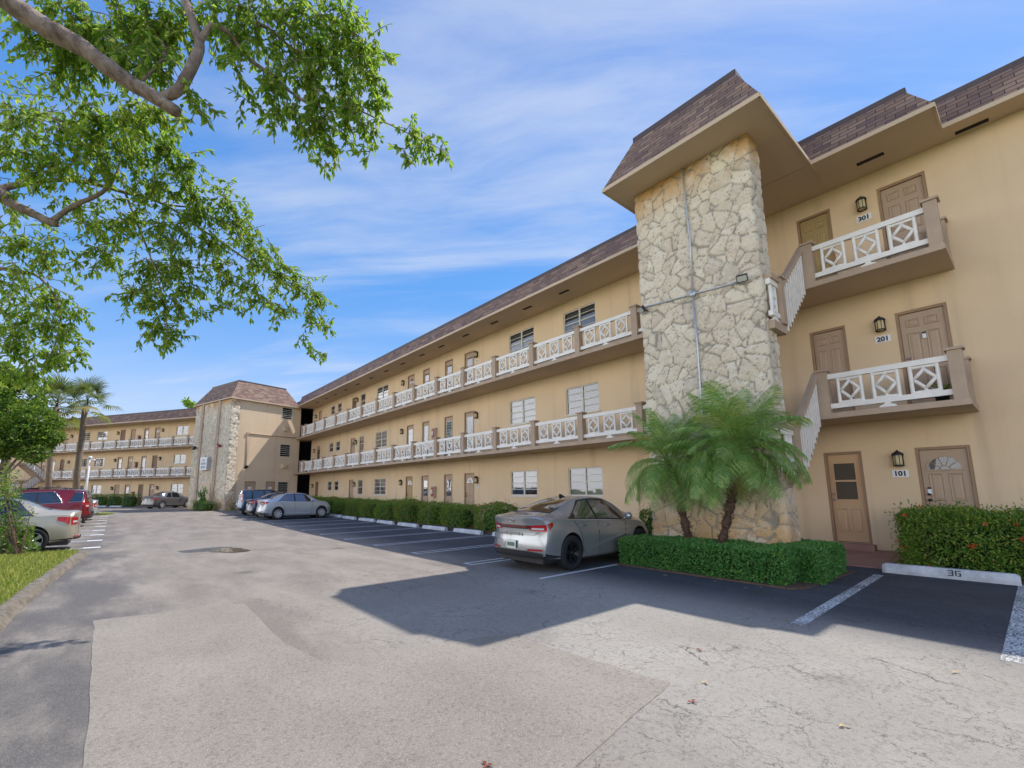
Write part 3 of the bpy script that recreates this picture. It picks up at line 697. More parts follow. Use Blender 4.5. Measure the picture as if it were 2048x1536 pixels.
def flood(px,py,yaw,label):
    P=at_X(px,py,X0-.09); o=thing('floodlight',label,'floodlight',P,yaw)
    b=MB(); b.box(-.10,.10,-.04,.03,-.07,.07); b.xform(Matrix.Rotation(R(38),4,'X')); b.build('housing',M['dark'],o)
    b=MB(); b.box(-.085,.085,-.047,-.04,-.055,.055); b.xform(Matrix.Rotation(R(38),4,'X')); b.build('lens',M['slat'],o)
    b=MB(); b.bar((0,.02,0),(0,.14,-.02),.016,6); b.build('arm',M['dark'],o)
flood(1484,556,R(-75),'dark floodlight at the right end of the conduit on the stone pier'); flood(1284,619,R(-120),'dark floodlight at the left edge of the stone pier')
P=at_X(1355,316,X0-.10); o=thing('siren_lamp','small round cream lamp under the canopy at the top of the conduit','lamp',P)
b=MB(); b.lathe([(.001,.08),(.05,.08),(.06,.05),(.085,.0),(.07,-.05),(.001,-.08)],14); b.build('globe',M['slat'],o)
b=MB(); b.bar((.0,0,.0),(.14,0,-.05),.015,6); b.build('arm',M['galv'],o)

# ------------------------------------------------------------------ corner tower block, turned about 16 degrees
TA=math.atan2(.27,.963); tw=thing('corner_tower','square tan corner tower with stone cladding, two tan strips and a shingled mansard roof','building',(6.5,40.2,0),TA)
MT=Matrix.Translation((6.5,40.2,0))@Matrix.Rotation(TA,4,'Z')
# lit face is local y=0 (outside is -y); wall_mesh works in (a, out, z) so turn it round
MF=Matrix.Rotation(math.pi,4,'Z')
tr=[(4.2,5.1,1.22,2.17),(4.2,5.1,4.37,5.36),(4.2,5.1,7.63,8.56)]; td=[(1.44,2.31,.05,2.22),(3.17,3.94,.05,2.22)]
w=MB(); wall_mesh(w,-5.95,0,-.3,SOF,[(-b,-a,z0,z1) for a,b,z0,z1 in tr+td],.09); w.xform(MF)
w.face([(5.95,0,-.3),(5.95,6.1,-.3),(5.95,6.1,SOF),(5.95,0,SOF)]); w.face([(5.95,6.1,-.3),(0,6.1,-.3),(0,6.1,SOF),(5.95,6.1,SOF)]); w.face([(0,6.1,-.3),(0,0,-.3),(0,0,SOF),(0,6.1,SOF)])
w.build('wall',M['wall2'],tw)
for a,b,z0,z1 in tr:
    lv=MB(); lv.box(a-.04,a,-.02,.06,z0-.04,z1+.04); lv.box(b,b+.04,-.02,.06,z0-.04,z1+.04); lv.box(a,b,-.02,.06,z1,z1+.04); lv.box(a,b,-.02,.06,z0-.04,z0)
    n=6
    for k in range(1,n): z=z0+(z1-z0)*k/n; lv.box(a,b,-.01,.05,z-.03,z+.0)
    lv.box(a,b,.085,.088,z0,z1,1); lv.build('louvre_window',[M['alum'],M['black']],tw)
for a,b,z0,z1 in td:
    d=MB(); d.box(a+.04,b-.04,.04,.08,z0,z1-.04); o=d.build('door',M['door'],tw); fr=MB(); fr.box(a,a+.04,.0,.085,z0,z1); fr.box(b-.04,b,.0,.085,z0,z1); fr.box(a+.04,b-.04,.0,.085,z1-.04,z1); fr.build('door_frame',M['frame'],o)
    h=MB(); h.box(a+.12,a+.16,.0,.04,1.0,1.1); h.build('handle',M['chrome'],o); sg=MB(); sg.box((a+b)/2-.14,(a+b)/2+.14,.03,.039,1.62,1.78); sg.build('door_notice',M['white'],o)
stone_wall('stone_cladding',[(.62,-.03),(.05,-.03),(-.03,-.03),(-.03,6.08)][::-1],-.2,SOF-.03,.07,3.4,.06,tw)
for y0,y1 in ((1.45,2.05),(4.38,4.96)):
    s=MB(); s.box(-.16,-.02,y0+.1,y1-.1,-.2,SOF-.05); s.build('facade_strip',M['trim'],tw)
d=MB(); d.box(-.12,-.05,2.25,3.6,-.05,2.13); o=d.build('door',M['wall2'],tw); o['label']='pinkish tan flush door between two tan strips'
mansard(tw,[(-.22,6.4),(-.22,-.22),(5.75,-.22),(5.75,6.4)][::-1],[(.75,5.4),(.75,.75),(4.85,.75),(4.85,5.4)][::-1],SOF+.03,SOF+1.62)
s=MB(); s.face([(-.2,6.4,SOF-.01),(5.73,6.4,SOF-.01),(5.73,-.2,SOF-.01),(-.2,-.2,SOF-.01)]); s.face([(.75,5.4,SOF+1.6),(.75,.75,SOF+1.6),(4.85,.75,SOF+1.6),(4.85,5.4,SOF+1.6)]); s.face([(4.85,5.4,SOF+1.62),(.75,5.4,SOF+1.62),(-.22,6.4,SOF),(5.75,6.4,SOF)]); s.build('soffit',M['soffit'],tw)
# sign box on the stone face
sb=thing('wall_sign','white lettered box sign mounted on the stone face of the corner tower','sign'); sb.matrix_world=MT@Matrix.Translation((0,3.22,0))
b=MB(); b.box(-.34,-.08,-.62,.62,3.15,4.17); b.build('case',M['galv'],sb); b=MB(); b.box(-.355,-.34,-.57,.57,3.2,4.12); b.build('face',M['white'],sb)
MS=simple('sign_grey_letter',(.25,.30,.34,1),.6)
for i,(tx,h) in enumerate((('THE',.20),('ARDEN',.24),('HOUSE',.24))):
    o=obj('lettering',text_mesh(tx,h,.003,MS,.004),sb,(-.36,0,3.93-.28*i),(math.pi/2,0,-math.pi/2))
b=MB(); b.bar((-.2,.0,4.17),(-.2,0,4.3),.02,6); b.build('bracket',M['dark'],sb)
pc=thing('conduit','brown conduit with a right angle bend on the sunlit tower wall','pipe'); pc.matrix_world=MT
b=MB(); b.tube([(5.93,-.04,6.03),(1.36,-.04,6.03)],.035,8); b.build('cross_arm',M['trim'],pc); b=MB(); b.tube([(1.38,-.04,6.0),(1.40,-.04,3.45)],.035,8); b.build('upright',M['trim'],pc); b=MB(); b.box(1.27,1.47,-.10,-.005,5.93,6.13); b.build('junction_box',M['trim'],pc)
for k,(x,y,z,ry,lab) in enumerate(((1.36,-.16,3.33,0,'bronze floodlight at the foot of the conduit on the sunlit tower wall'),)):
    o=thing('floodlight',lab,'floodlight'); o.matrix_world=MT@Matrix.Translation((x,y,z)); b=MB(); b.box(-.10,.10,-.16,.14,-.04,.04); b.xform(Matrix.Rotation(R(-50),4,'X')@Matrix.Rotation(.5,4,'Z')); b.build('housing',M['plastic'],o); b=MB(); b.bar((0,.05,.1),(0,.14,.12),.02,6); b.build('arm',M['trim'],o)
for x,z,lab in ((4.48,6.72,'small tan utility box on the tower wall below the top louvre'),(4.55,3.55,'small tan utility box on the tower wall below the middle louvre')):
    o=thing('utility_box',lab,'wall box'); o.matrix_world=MT@Matrix.Translation((x,0,z)); b=MB(); b.box(-.16,.16,-.22,-.001,-.16,.16); b.build('case',M['wall2'],o); b=MB(); b.box(-.18,.18,-.24,-.001,.16,.19); b.build('lid',M['soffit'],o)
for y,z,yw,lab in ((1.0,5.0,.5,'dark red floodlight high on the stone tower face right of the strips'),(5.3,5.05,-.5,'dark floodlight on the left edge of the stone tower face')):
    o=thing('floodlight',lab,'floodlight'); o.matrix_world=MT@Matrix.Translation((-.25,y,z)); b=MB(); b.box(-.16,.08,-.16,.16,-.07,.07); b.xform(Matrix.Rotation(yw,4,'X')); b.build('housing',M['red'] if y<2 else M['dark'],o); b=MB(); b.bar((.0,0,0),(.18,0,.03),.03,6); b.build('arm',M['dark'],o)

# ------------------------------------------------------------------ the far wing, turned about 32 degrees
WA=math.atan2(.848,-.53); nn=V((.848,.53,0)); ww=V((-.53,.848,0)); OW=nn*34.15+ww*42
wg=thing('apartment_wing','far three storey tan apartment wing with white gallery railings beyond the tower','building',OW,WA); MWg=Matrix.Translation(OW)@Matrix.Rotation(WA,4,'Z')
wins=[];doors=[]
for f in range(3):
    zt=(2.27,5.28,8.27)[f]
    for a0,a1 in ((2.68,4.35),(14.95,16.6),(17.87,19.2)): wins.append((a0,a1,zt-.98,zt-.02,['open','vert','open'][(f+int(a0))%3]))
    for i,(a0,a1) in enumerate(((6.70,7.48),(8.38,9.12),(10.42,11.18),(12.02,12.82),(21.75,22.5),(23.4,24.1),(25.2,26.0),(26.65,27.5))):
        doors.append((a0,a1,(.10,2.99,6.02)[f],zt,[['fan','six','half','six'],['six','full','fan','half'],['fan','half','six','six']][f][i%4],['door','door_dark','door','door'][(i+f)%4]))
w=MB(); wall_mesh(w,-3.5,34,-.3,SOF,[x[:4] for x in wins+doors]); w.face([(34,0,-.3),(34,-9,-.3),(34,-9,SOF),(34,0,SOF)]); w.face([(-3.5,-9,-.3),(-3.5,0,-.3),(-3.5,0,SOF),(-3.5,-9,SOF)]); w.face([(-3.5,-9,-.3),(-3.5,-9,SOF),(34,-9,SOF),(34,-9,-.3)]); w.build('wall',M['wall'],wg)
for x in wins: add_window(wg,*x)
for x in doors: add_door(wg,*x)
slab(wg,-3.5,30,1.32,2.85,S2); slab(wg,-3.5,30,1.32,5.88,S3)
for zf in (S2,S3): railing(wg,[-3.2+2.08*i for i in range(13)]+([24.0,26.1,28.2,30.0] if zf==S3 else []),1.22,zf)
mansard(wg,[(-3.5,1.5),(34,1.5)],[(-3.5,1.08),(34,1.08)],SOF+.05,SOF+.95)
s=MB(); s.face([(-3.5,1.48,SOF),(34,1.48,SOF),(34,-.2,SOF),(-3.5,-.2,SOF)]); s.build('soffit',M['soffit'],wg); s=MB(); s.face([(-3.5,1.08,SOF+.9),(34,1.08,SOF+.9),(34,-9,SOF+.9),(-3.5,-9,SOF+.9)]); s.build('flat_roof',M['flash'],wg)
stair(wg,22.9,S2+3.03-1.52+1.52-3.03+0.0,1.62,24.3,1.30,2.90,3.9)
# flight up from the second floor to an outer landing
def rising(parent,a,zf,zmid,b_in,b_out,b_land,wd=1.1):
    n=7; st=MB(); sg=MB()
    for k in range(n):
        y=b_in+(b_out-b_in)*k/n; z=zf+(zmid-zf)*(k+1)/n; st.box(a,a+wd,y,y+(b_out-b_in)/n+.02,z-.03,z+.02)
    sg.hexa([(a,b_in,zf-.2),(a+wd,b_in,zf-.2),(a+wd,b_out,zmid-.3),(a,b_out,zmid-.3)],[(a,b_in,zf+.05),(a+wd,b_in,zf+.05),(a+wd,b_out,zmid-.0),(a,b_out,zmid-.0)])
    s=sg.build('stair_flight',M['trim'],parent); st.build('tread',M['step'],s)
    ba=MB()
    for k in range(8): y=b_in+.15+(b_out-b_in-.2)*k/7; z=zf+(zmid-zf)*(y-b_in)/(b_out-b_in); ba.box(a-.03,a,y-.07,y+.07,z-.05,z+.78)
    ba.build('baluster',M['rail'],s); h=MB(); h.hexa([(a-.05,b_in,zf+.78),(a+.06,b_in,zf+.78),(a+.06,b_out,zmid+.78),(a-.05,b_out,zmid+.78)],[(a-.05,b_in,zf+.9),(a+.06,b_in,zf+.9),(a+.06,b_out,zmid+.9),(a-.05,b_out,zmid+.9)]); h.build('handrail',M['trim'],s)
    l=MB(); l.box(a-.02,a+2.6,b_out,b_land,zmid-.2,zmid); l.build('stair_landing',M['trim'],parent)
    for aa in (a+.02,a+1.35): obj('railing_post',post_mesh(),parent,(aa,b_land-.1,zmid))
    obj('railing_panel',panel_mesh(1.13,1),parent,(a+.12,b_land-.1,zmid)); t=MB(); t.box(a,a+1.4,b_land-.16,b_land-.04,zmid+.86,zmid+.95); 
    t.build('handrail',M['trim'],s)
rising(wg,22.6,S2,4.67,1.3,3.1,4.3)
stone_wall('stone_pier',[(25.6,4.7),(25.6,5.1),(28.2,5.1),(28.2,4.7)][::-1],-.3,SOF-.01,.10,2.6,.06,wg); p=MB(); p.box(25.65,28.15,4.7,5.06,-.3,SOF-.02); p.build('pier_core',M['wall'],wg)
mansard(wg,[(24.9,1.0),(24.9,5.8),(29,5.8),(29,1.0)],[(25.5,1.0),(25.5,5.2),(28.4,5.2),(28.4,1.0)],SOF+.04,SOF+1.3)
for nm,a in (('first from the corner tower',6.25),('second from the tower',13.1),('third from the tower',20.9)):
    for f in range(3): lantern('tiny dark wall lantern, %s of the far wing, %s'%(names[f],nm),MWg,a,(1.85,4.9,7.9)[f],'wall lanterns on the far wing',1.1)
for f,z in ((0,1.2),(1,4.35),(2,7.2)): cabinet(MWg,9.75,z,'dark extinguisher cabinet on the %s of the far wing between doors'%names[f],'extinguisher cabinets',True)
# ------------------------------------------------------------------ ground, lot, lawn, markings
g=MB(); g.face([(-900,-300,-.42),(900,-300,-.42),(900,1500,-.42),(-900,1500,-.42)]); tag(g.build('ground',M['grass']),kind='structure')
g=MB(); xs=[-30+2*i for i in range(25)]; ys=[-14+2*i for i in range(62)]
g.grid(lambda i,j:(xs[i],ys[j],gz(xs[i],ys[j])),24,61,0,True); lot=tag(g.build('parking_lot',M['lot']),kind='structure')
def ragged(poly,amp=.014,step=.2):
    out=[]
    for (ax,ay),(bx,by) in zip(poly,poly[1:]+poly[:1]):
        n=max(1,int(math.hypot(bx-ax,by-ay)/step))
        for k in range(n):
            x,y=ax+(bx-ax)*k/n,ay+(by-ay)*k/n; v=noise.noise_vector(V((x*2.3,y*2.3,4)))*amp+noise.noise_vector(V((x*9,y*9,1)))*amp*.5; out.append((x+v.x,y+v.y))
    return out
def sheet(name,poly,mat,dz,parent=None):
    if 'patch' in name and 'damp' not in name: poly=ragged(poly)
    b=MB(); b.face([(x,y,gz(x,y)+dz) for x,y in poly]); return tag(b.build(name,mat,parent),None,None,None,None if parent else 'structure')
sheet('asphalt_patch',[(-.06,7.72),(1.55,7.45),(1.5,5.25),(1.62,4.55),(3.45,3.96),(3.62,2.15),(2.15,1.90),(1.6,.3),(.2,-1),(-.03,1.5),(.0,4.4)],M['patch'],.004,lot)
sheet('asphalt_patch',[(1.37,17.9),(3.60,17.9),(3.85,14.0),(1.30,14.1)],M['drain'],.004,lot)
# puddle round the drain, and its grate
t=NT('puddle_water'); n=t.noise(t.obj(),1.5,3); M['water']=t.done(t.bsdf((.035,.033,.03,1),.015,0,None,Specular_IOR_Level=.8))
t=NT('damp_asphalt'); n=t.noise(t.obj(),5,4); M['damp']=t.done(t.bsdf(t.ramp(n,[(.3,(.055,.048,.042,1)),(.7,(.12,.105,.09,1))]),.5))
def blob(cx,cy,rx,ry,seed,n=40,dz=.008): 
    rr=random.Random(seed); ph=[rr.uniform(0,6.28) for _ in range(4)]; P=[]
    for k in range(n):
        a=2*math.pi*k/n; q=1+.16*math.sin(2*a+ph[0])+.10*math.sin(3*a+ph[1])+.06*math.sin(5*a+ph[2]); P.append((cx+rx*q*math.cos(a),cy+ry*q*math.sin(a)))
    return P
P0=at_ground(455,1101)
sheet('damp_patch',blob(P0.x-.45,P0.y+.55,.62,.42,2),M['damp'],.008,lot); sheet('puddle',blob(P0.x+.05,P0.y-.05,.44,.55,5),M['water'],.012)
def strip(p,q,w,name='stall_line',mat='line',dz=.0045,n=6):
    p=V((p[0],p[1],0)); q=V((q[0],q[1],0)); d=(q-p).normalized(); s=V((-d.y,d.x,0))*w/2; b=MB()
    L=[]
    for k in range(n+1):
        c=p+(q-p)*k/n; L.append((c-s,c+s))
    for k in range(n):
        vs=[(v.x,v.y,gz(v.x,v.y)+dz) for v in (L[k][0],L[k+1][0],L[k+1][1],L[k][1])]; b.face(vs)
    return b.build(name,M[mat],lot)
def hairpin(x0,x1,y,gap=.13,w=.06):
    strip((x0,y-gap),(x1,y-gap),w); strip((x0,y+gap),(x1,y+gap),w); strip((x0+.03,y-gap-w/2),(x0+.03,y+gap+w/2),w,dz=.006)
strip((5.95,5.95),(10.3,5.97),.085)
SY=[8.12+2.26*i for i in range(11)]
for y in SY: hairpin(5.95,10.25,y)
strip((5.50*1.139-.05,2.05),(10.72,2.15),.14,mat='line_worn'); strip((6.35,.40),(12,.44),.16,mat='line_worn')
for i in range(9):
    y=17.75+2.42*i; hairpin(-4.8,-.55,y,.13,.06); strip((-.56,y),(-.18,y),.30,mat='line',dz=.007)
# wheel stops
def stopmesh(L):
    b=MB(); h=.14; q=[(-.10,0),(.10,0),(.095,.05),(.06,h-.02),(.04,h),(-.04,h),(-.06,h-.02),(-.095,.05)]
    n=len(q); k=.05
    vs=[(x,-L/2,z) for x,z in q]+[(x,-L/2+k,z) for x,z in q]+[(x,L/2-k,z) for x,z in q]+[(x,L/2,z) for x,z in q]
    vs=[(x*(.8 if i<n or i>=3*n else 1),y,z*(.86 if i<n or i>=3*n else 1)) for i,(x,y,z) in enumerate(vs)]
    fs=[tuple(range(n)),tuple(range(4*n-1,3*n-1,-1))]+[(r*n+i,(r+1)*n+i,(r+1)*n+(i+1)%n,r*n+(i+1)%n) for r in range(3) for i in range(n)]
    b.add(vs,fs); return b.mesh('wheel_stop',M['stop'])
sm=stopmesh(1.62); st36=obj('wheel_stop',sm,None,(11.27,1.33,gz(11,1)-.005),(0,0,R(2.5)),(1.15,1.05,1.2)); tag(st36,'white concrete wheel stop stencilled 36 in front of the flowering hedge','wheel stop')
def stencil(txt,h):
    b=MB(); g=.045*h
    S={'3':[(0,.55,.86,1),(.05,.55,.44,.56),(0,.55,0,.14),(.42,.56,.145,.425),(.42,.56,.575,.855)],'6':[(.0,.14,.08,.92),(.16,.55,.86,1),(.16,.55,0,.14),(.42,.56,.15,.42),(.26,.56,.43,.56)]}
    for i,ch in enumerate(txt):
        for a0,a1,b0,b1 in S[ch]: x=(i-1)*.72*h+.06*h; b.box(x+a0*h,x+a1*h,(b0-.5)*h,(b1-.5)*h,-.004,.002)
    return b.mesh('lettering',M['dark'])
le=obj('lettering',stencil('36',.082),st36,(-.0825,-.10,.087),(math.pi/2-.42,0,-math.pi/2),(1.5,1.0,1)); 
sl=stopmesh(1.72)
ordw=['first','second','third','fourth','fifth','sixth','seventh','eighth','ninth','tenth']
ys=[9.3,11.6]+[13.92+2.2*i for i in range(7)]
for i,y in enumerate(ys):
    o=obj('wheel_stop',sl,None,(10.22+rnd.uniform(-.06,.06),y,gz(10,y)-.004),(0,0,R(rnd.uniform(-2,2)))); tag(o,'white wheel stop by the clipped bushes, %s from the silver grey fastback'%ordw[i],'wheel stop','wheel stops along the near block')
for i,a in enumerate((7.9,10.1,12.3,14.5,16.9,19.3)):
    P=OW+ww*a-nn*2.75; o=obj('wheel_stop',sl,None,(P.x,P.y,gz(P.x,P.y)-.004),(0,0,WA-math.pi/2)); tag(o,'distant white wheel stop before the far wing hedge, %s from the grey sedan'%ordw[i],'wheel stop','wheel stops by the far wing')
# lawn with kerb on the left
edge=[(-1.3,6.0),(-1.0,7.4),(-.97,8.6),(-.90,10.3),(-.74,12.6),(-.60,14.6),(-.50,15.7)]
back=[(-.62,16.35),(-1.2,16.55),(-3.0,16.6),(-9,16.6)]
poly=edge+back+[(-30,16.6),(-30,-14),(-1.9,-14),(-1.7,2)]
b=MB(); b.prism(poly,-.4,lambda x,y:gz(x,y)+.07); tag(b.build('lawn',M['grass']),kind='structure')
kb=MB(); path=[(-1.72,2),(-1.5,4)]+edge+[(-.52,16.2)]; rr=random.Random(3); fine=[]
for (ax,ay),(bx,by) in zip(path[:-1],path[1:]):
    n=max(1,int(math.hypot(bx-ax,by-ay)/.12))
    for k in range(n): fine.append((ax+(bx-ax)*k/n,ay+(by-ay)*k/n))
def kp(i,j):
    x,y=fine[i]; j0=[(-.10,-.02),(-.085,.105),(-.03,.125),(.045,.10),(.10,.03),(.13,-.02)][j]; nz=noise.noise(V((x*4,y*4,j*1.7)))
    return (x+j0[0]+nz*.03,y,gz(x,y)+j0[1]+nz*.035*(1 if 0<j<5 else 0))
kb.grid(kp,len(fine)-1,5,0,False); tag(kb.build('kerb',M['kerb']),kind='structure')
bl=MB(); rr=random.Random(11)
def inlawn(x,y):
    if y>16.45 or y<5.5: return False
    for (ax,ay),(bx,by) in zip(edge[:-1],edge[1:]):
        if ay<=y<=by: return x<ax+(bx-ax)*(y-ay)/(by-ay)-.05
    return x<-.62
for k in range(26000):
    y=rr.uniform(6.5,16.5); x=rr.uniform(-.14*y-1.0,-.5)
    if not inlawn(x,y): continue
    z=gz(x,y)+.06; h=rr.uniform(.04,.10); a=rr.uniform(0,6.28); w=.006+.0006*y; lx,ly=rr.uniform(-.04,.04),rr.uniform(-.04,.04)
    bl.face([(x-w*math.cos(a),y-w*math.sin(a),z),(x+w*math.cos(a),y+w*math.sin(a),z),(x+lx,y+ly,z+h)])
tag(bl.build('lawn_grass',M['blade']),'short dry green grass on the lawn by the kerb','grass',None,'stuff')
# small grass island at the far end of the left bays
P=at_ground(205,1029); b=MB(); b.prism([(P.x-4.5,P.y-.8),(P.x+.25,P.y-.8),(P.x+.55,P.y+.2),(P.x+.1,P.y+1.2),(P.x-4.5,P.y+1.5)],-.3,lambda x,y:gz(x,y)+.10); tag(b.build('grass_island',M['grass']),kind='structure')
# fallen leaves lying on the asphalt
fl=MB(); fl.face([(0,0,.006),(.03,.02,.014),(.075,.0,.010),(.03,-.025,.018)]); fl.face([(0,0,.006),(-.02,.03,.016),(-.06,.025,.008),(-.03,-.005,.01)]); fl.face([(0,0,.006),(-.01,-.04,.014),(.01,-.07,.006),(.02,-.02,.01)])
fm=fl.mesh('fallen_leaf',simple('dead_leaf_red',(.22,.045,.025,1),.8,.3,20)); fm2=fm.copy(); fm2.materials.clear(); fm2.materials.append(simple('dead_leaf_tan',(.50,.36,.20,1),.8,.2,20))
for i,(x,y,mm,nm) in enumerate(((1384,1404,fm,'red brown fallen leaf by the right corner of the pale asphalt patch'),(1399,1301,fm,'small red brown fallen leaf on cracked asphalt nearer the hedge'),(1690,1453,fm2,'tan fallen leaf on the cracked asphalt at the lower right'),(1412,1365,fm2,'tan fallen leaf beside the patch corner'),(973,1530,fm,'reddish fallen leaf at the bottom of the pale patch'),(1910,1345,fm2,'tan fallen leaf near the worn stall line'))):
    P=at_ground(x,y,.006); o=obj('fallen_leaf',mm,None,P,(0,0,i*1.3),(.62,.62,.7)); tag(o,nm,'leaf','fallen leaves')

for i in range(14):
    x=rnd.uniform(7.75,8.25); y=rnd.uniform(2.9,5.9); o=obj('fallen_leaf',(fm,fm2)[i%2],None,(x,y,gz(x,y)+.005),(0,0,i*2.1),(.5,.45,.6)); tag(o,'dry leaf lying on the asphalt along the foot of the box hedge','leaf','leaf litter along the box hedge')

# ------------------------------------------------------------------ foliage helpers
def leaf(b,p,d,n,L,W,mi=0,curl=.18):
    d=d.normalized(); s=d.cross(n)
    if s.length<1e-4: s=d.orthogonal()
    s.normalize(); n=s.cross(d)
    m=p+d*L*.5; t=p+d*L-n*L*curl
    l=m+s*W*.5+n*W*.18; r=m-s*W*.5+n*W*.18; k=len(b.v); b.v+= [tuple(p),tuple(l),tuple(t),tuple(r)]
    b.f+= [(k,k+2,k+1),(k,k+3,k+2)]; b.m+=[mi,mi]; b.uv+=[None,None]; b.sm+=[False,False]
def rv(r): 
    while True:
        v=V((r.uniform(-1,1),r.uniform(-1,1),r.uniform(-1,1)))
        if .05<v.length<1: return v.normalized()
def boxpoint(r,hx,hy,hz,rad):
    # point on the upper shell of a rounded box, with its normal
    a=hx*hy*4,hx*hz*8,hy*hz*8; k=r.random()*sum(a)
    if k<a[0]: p=V((r.uniform(-hx,hx),r.uniform(-hy,hy),hz)); n=V((0,0,1))
    elif k<a[0]+a[1]: s=r.choice((-1,1)); p=V((r.uniform(-hx,hx),s*hy,r.uniform(-hz,hz))); n=V((0,s,0))
    else: s=r.choice((-1,1)); p=V((s*hx,r.uniform(-hy,hy),r.uniform(-hz,hz))); n=V((s,0,0))
    c=V((max(-hx+rad,min(hx-rad,p.x)),max(-hy+rad,min(hy-rad,p.y)),max(-hz,min(hz-rad,p.z))))
    d=p-c
    if d.length>1e-5: n=d.normalized(); p=c+n*rad
    return p,n
def hedge_mesh(name,hx,hy,hz,rad,count,L,mat,seed,rough=.05,flowers=0):
    r=random.Random(seed); b=MB(); off=V((seed*3.1,0,0))
    for k in range(count):
        p,n=boxpoint(r,hx,hy,hz,rad); q=noise.noise(p*2.2+off)*rough+noise.noise(p*6+off)*rough*.5; depth=-abs(r.gauss(0,.11))
        if r.random()<.035: depth=r.uniform(.03,.15)
        p=p+n*(q+depth); d=(n*.7+rv(r)*.9+V((0,0,.35))).normalized()
        leaf(b,p,d,(n+rv(r)*.8).normalized(),L*r.uniform(.7,1.25),L*r.uniform(.38,.55))
    for k in range(flowers):
        p,n=boxpoint(r,hx,hy,hz,rad)
        if n.z<-.1 : continue
        p=p+n*(noise.noise(p*2.2+off)*rough+.02)
        for j in range(9): leaf(b,p+rv(r)*.028,(n+rv(r)*.9),n,.032,.028,1)
    core=MB(); cx,cy,cz=hx-.20-rough,hy-.22-rough,hz-.16-rough
    n_=12; q=[]
    for zz,sc_ in ((-hz,.8),(-hz*.3,1),(cz*.5,.95),(cz,.7)): q+=[(cx*sc_*max(-1,min(1,1.35*math.cos(2*math.pi*(k+.5)/n_))),cy*sc_*max(-1,min(1,1.35*math.sin(2*math.pi*(k+.5)/n_))),zz) for k in range(n_)]
    core.add(q,[(r_*n_+k,r_*n_+(k+1)%n_,(r_+1)*n_+(k+1)%n_,(r_+1)*n_+k) for r_ in range(3) for k in range(n_)]+[tuple(range(3*n_,4*n_)),tuple(range(n_-1,-1,-1))],0,True)
    return b.mesh('foliage',[M[mat],M['flower']]),None,core.mesh('hedge_core',M['hedge_core'])
def hedge(name,label,ms,loc,rz=0,sc=(1,1,1),group=None,cat='hedge'):
    t=thing(name,label,cat,loc,rz,group); f,fl,c=ms; h=-min(v.co.z for v in c.vertices)
    for nm,mm in (('foliage',f),('flower_cluster',fl),('hedge_core',c)):
        if mm: obj(nm,mm,t,(0,0,h*sc[2]),None,sc)
    return t
# bushes along the near block
vari=[hedge_mesh('b',.66,[.82,.78,.88,.80][i],.60,.48,5600,.065,'leaf_ixora',20+i,.12,[26,6,3,34][i]) for i in range(4)]
bush=[(13.42,3,1.0),(15.85,2,1.0),(17.75,1,1.0),(20.1,0,1.0),(22.2,2,1.0),(24.3,0,1.0),(26.2,3,1.0),(28.3,2,1.0),(30.4,3,1.0),(32.5,1,1.0),(34.6,0,1.0)]
desc=['bright red flowers on top','a gap to its right','plain clipped green sides','red flowers down its side','dense dark sides','red flowers at its top','many red flowers','sparse flowers','red flowers and a flat top','clipped flat top','red flowers by the far passage']
for i,(y,v,s) in enumerate(bush):
    hedge('hedge_bush','clipped bush with %s, %s from the pier'%(desc[i],(ordw+['eleventh'])[i]),vari[v],(11.25,y,gz(11,y)),rnd.choice((0,math.pi)),(1,1.0+rnd.uniform(-.05,.05),(.90+rnd.uniform(-.07,.04))),'clipped bushes along the near block')
hedge('hedge_bush','small rounded bush against the wall behind the silver grey car, left of the pier',vari[2],(11.6,6.9,-.19),0,(.9,.6,.86)); hedge('hedge_bush','bright green bush top behind the roof of the silver grey car',vari[1],(12.4,11.55,-.19),0,(.5,.4,.98))
# flowering hedge by stall 36
hm=hedge_mesh('h',.62,2.2,.56,.26,34000,.062,'leaf_ixora',55,.13,55)
hedge('ixora_hedge','loose green ixora hedge with scattered red flowers behind the wheel stop marked 36',hm,(12.15,-.22,-.20))
# box hedge round the pier: one continuous U
r=random.Random(5); b=MB(); core=MB()
segs=[((8.82,4.42),(.52,1.56)),((9.75,2.98),(.85,.42))]
zt=.33
for (c,(hx,hy)),cnt in zip(segs,(24000,15000)):
    hz=.28; 
    for k in range(cnt):
        p,n=boxpoint(r,hx,hy,hz,.12); q=noise.noise(V((c[0]+p.x,c[1]+p.y,p.z))*2)*.05
        p=p+n*(q-abs(r.gauss(0,.045))); d=(n*.8+rv(r)*.8+V((0,0,.3))); leaf(b,V((p.x,p.y,p.z+hz)),d,(n+rv(r)*.8).normalized(),.054*r.uniform(.6,1.25),.027)
    core.box(-hx+.13,hx-.13,-hy+.13,hy-.13,0,2*hz-.13); 
    for lst in (b,core):
        pass
    n0=globals().get('n_b',0); m0=globals().get('n_c',0)
    b.v=b.v[:n0]+[(x+c[0],y+c[1],z) for x,y,z in b.v[n0:]]; core.v=core.v[:m0]+[(x+c[0],y+c[1],z) for x,y,z in core.v[m0:]]; n_b=len(b.v); n_c=len(core.v)
hb=thing('box_hedge','low clipped box hedge wrapped round the foot of the stone pier and two palms','hedge',(8.8,4.4,-.2))
b.build('foliage',M['leaf_hedge'],hb,(-8.8,-4.4,-.0)); core.build('hedge_core',M['hedge_core'],hb,(-8.8,-4.4,0))
s=MB(); s.prism([(8.22,2.75),(8.5,2.6),(10.75,2.5),(10.75,6.0),(8.25,6.0)],-.35,-.165); tag(s.build('planting_bed',M['soil']),kind='structure')
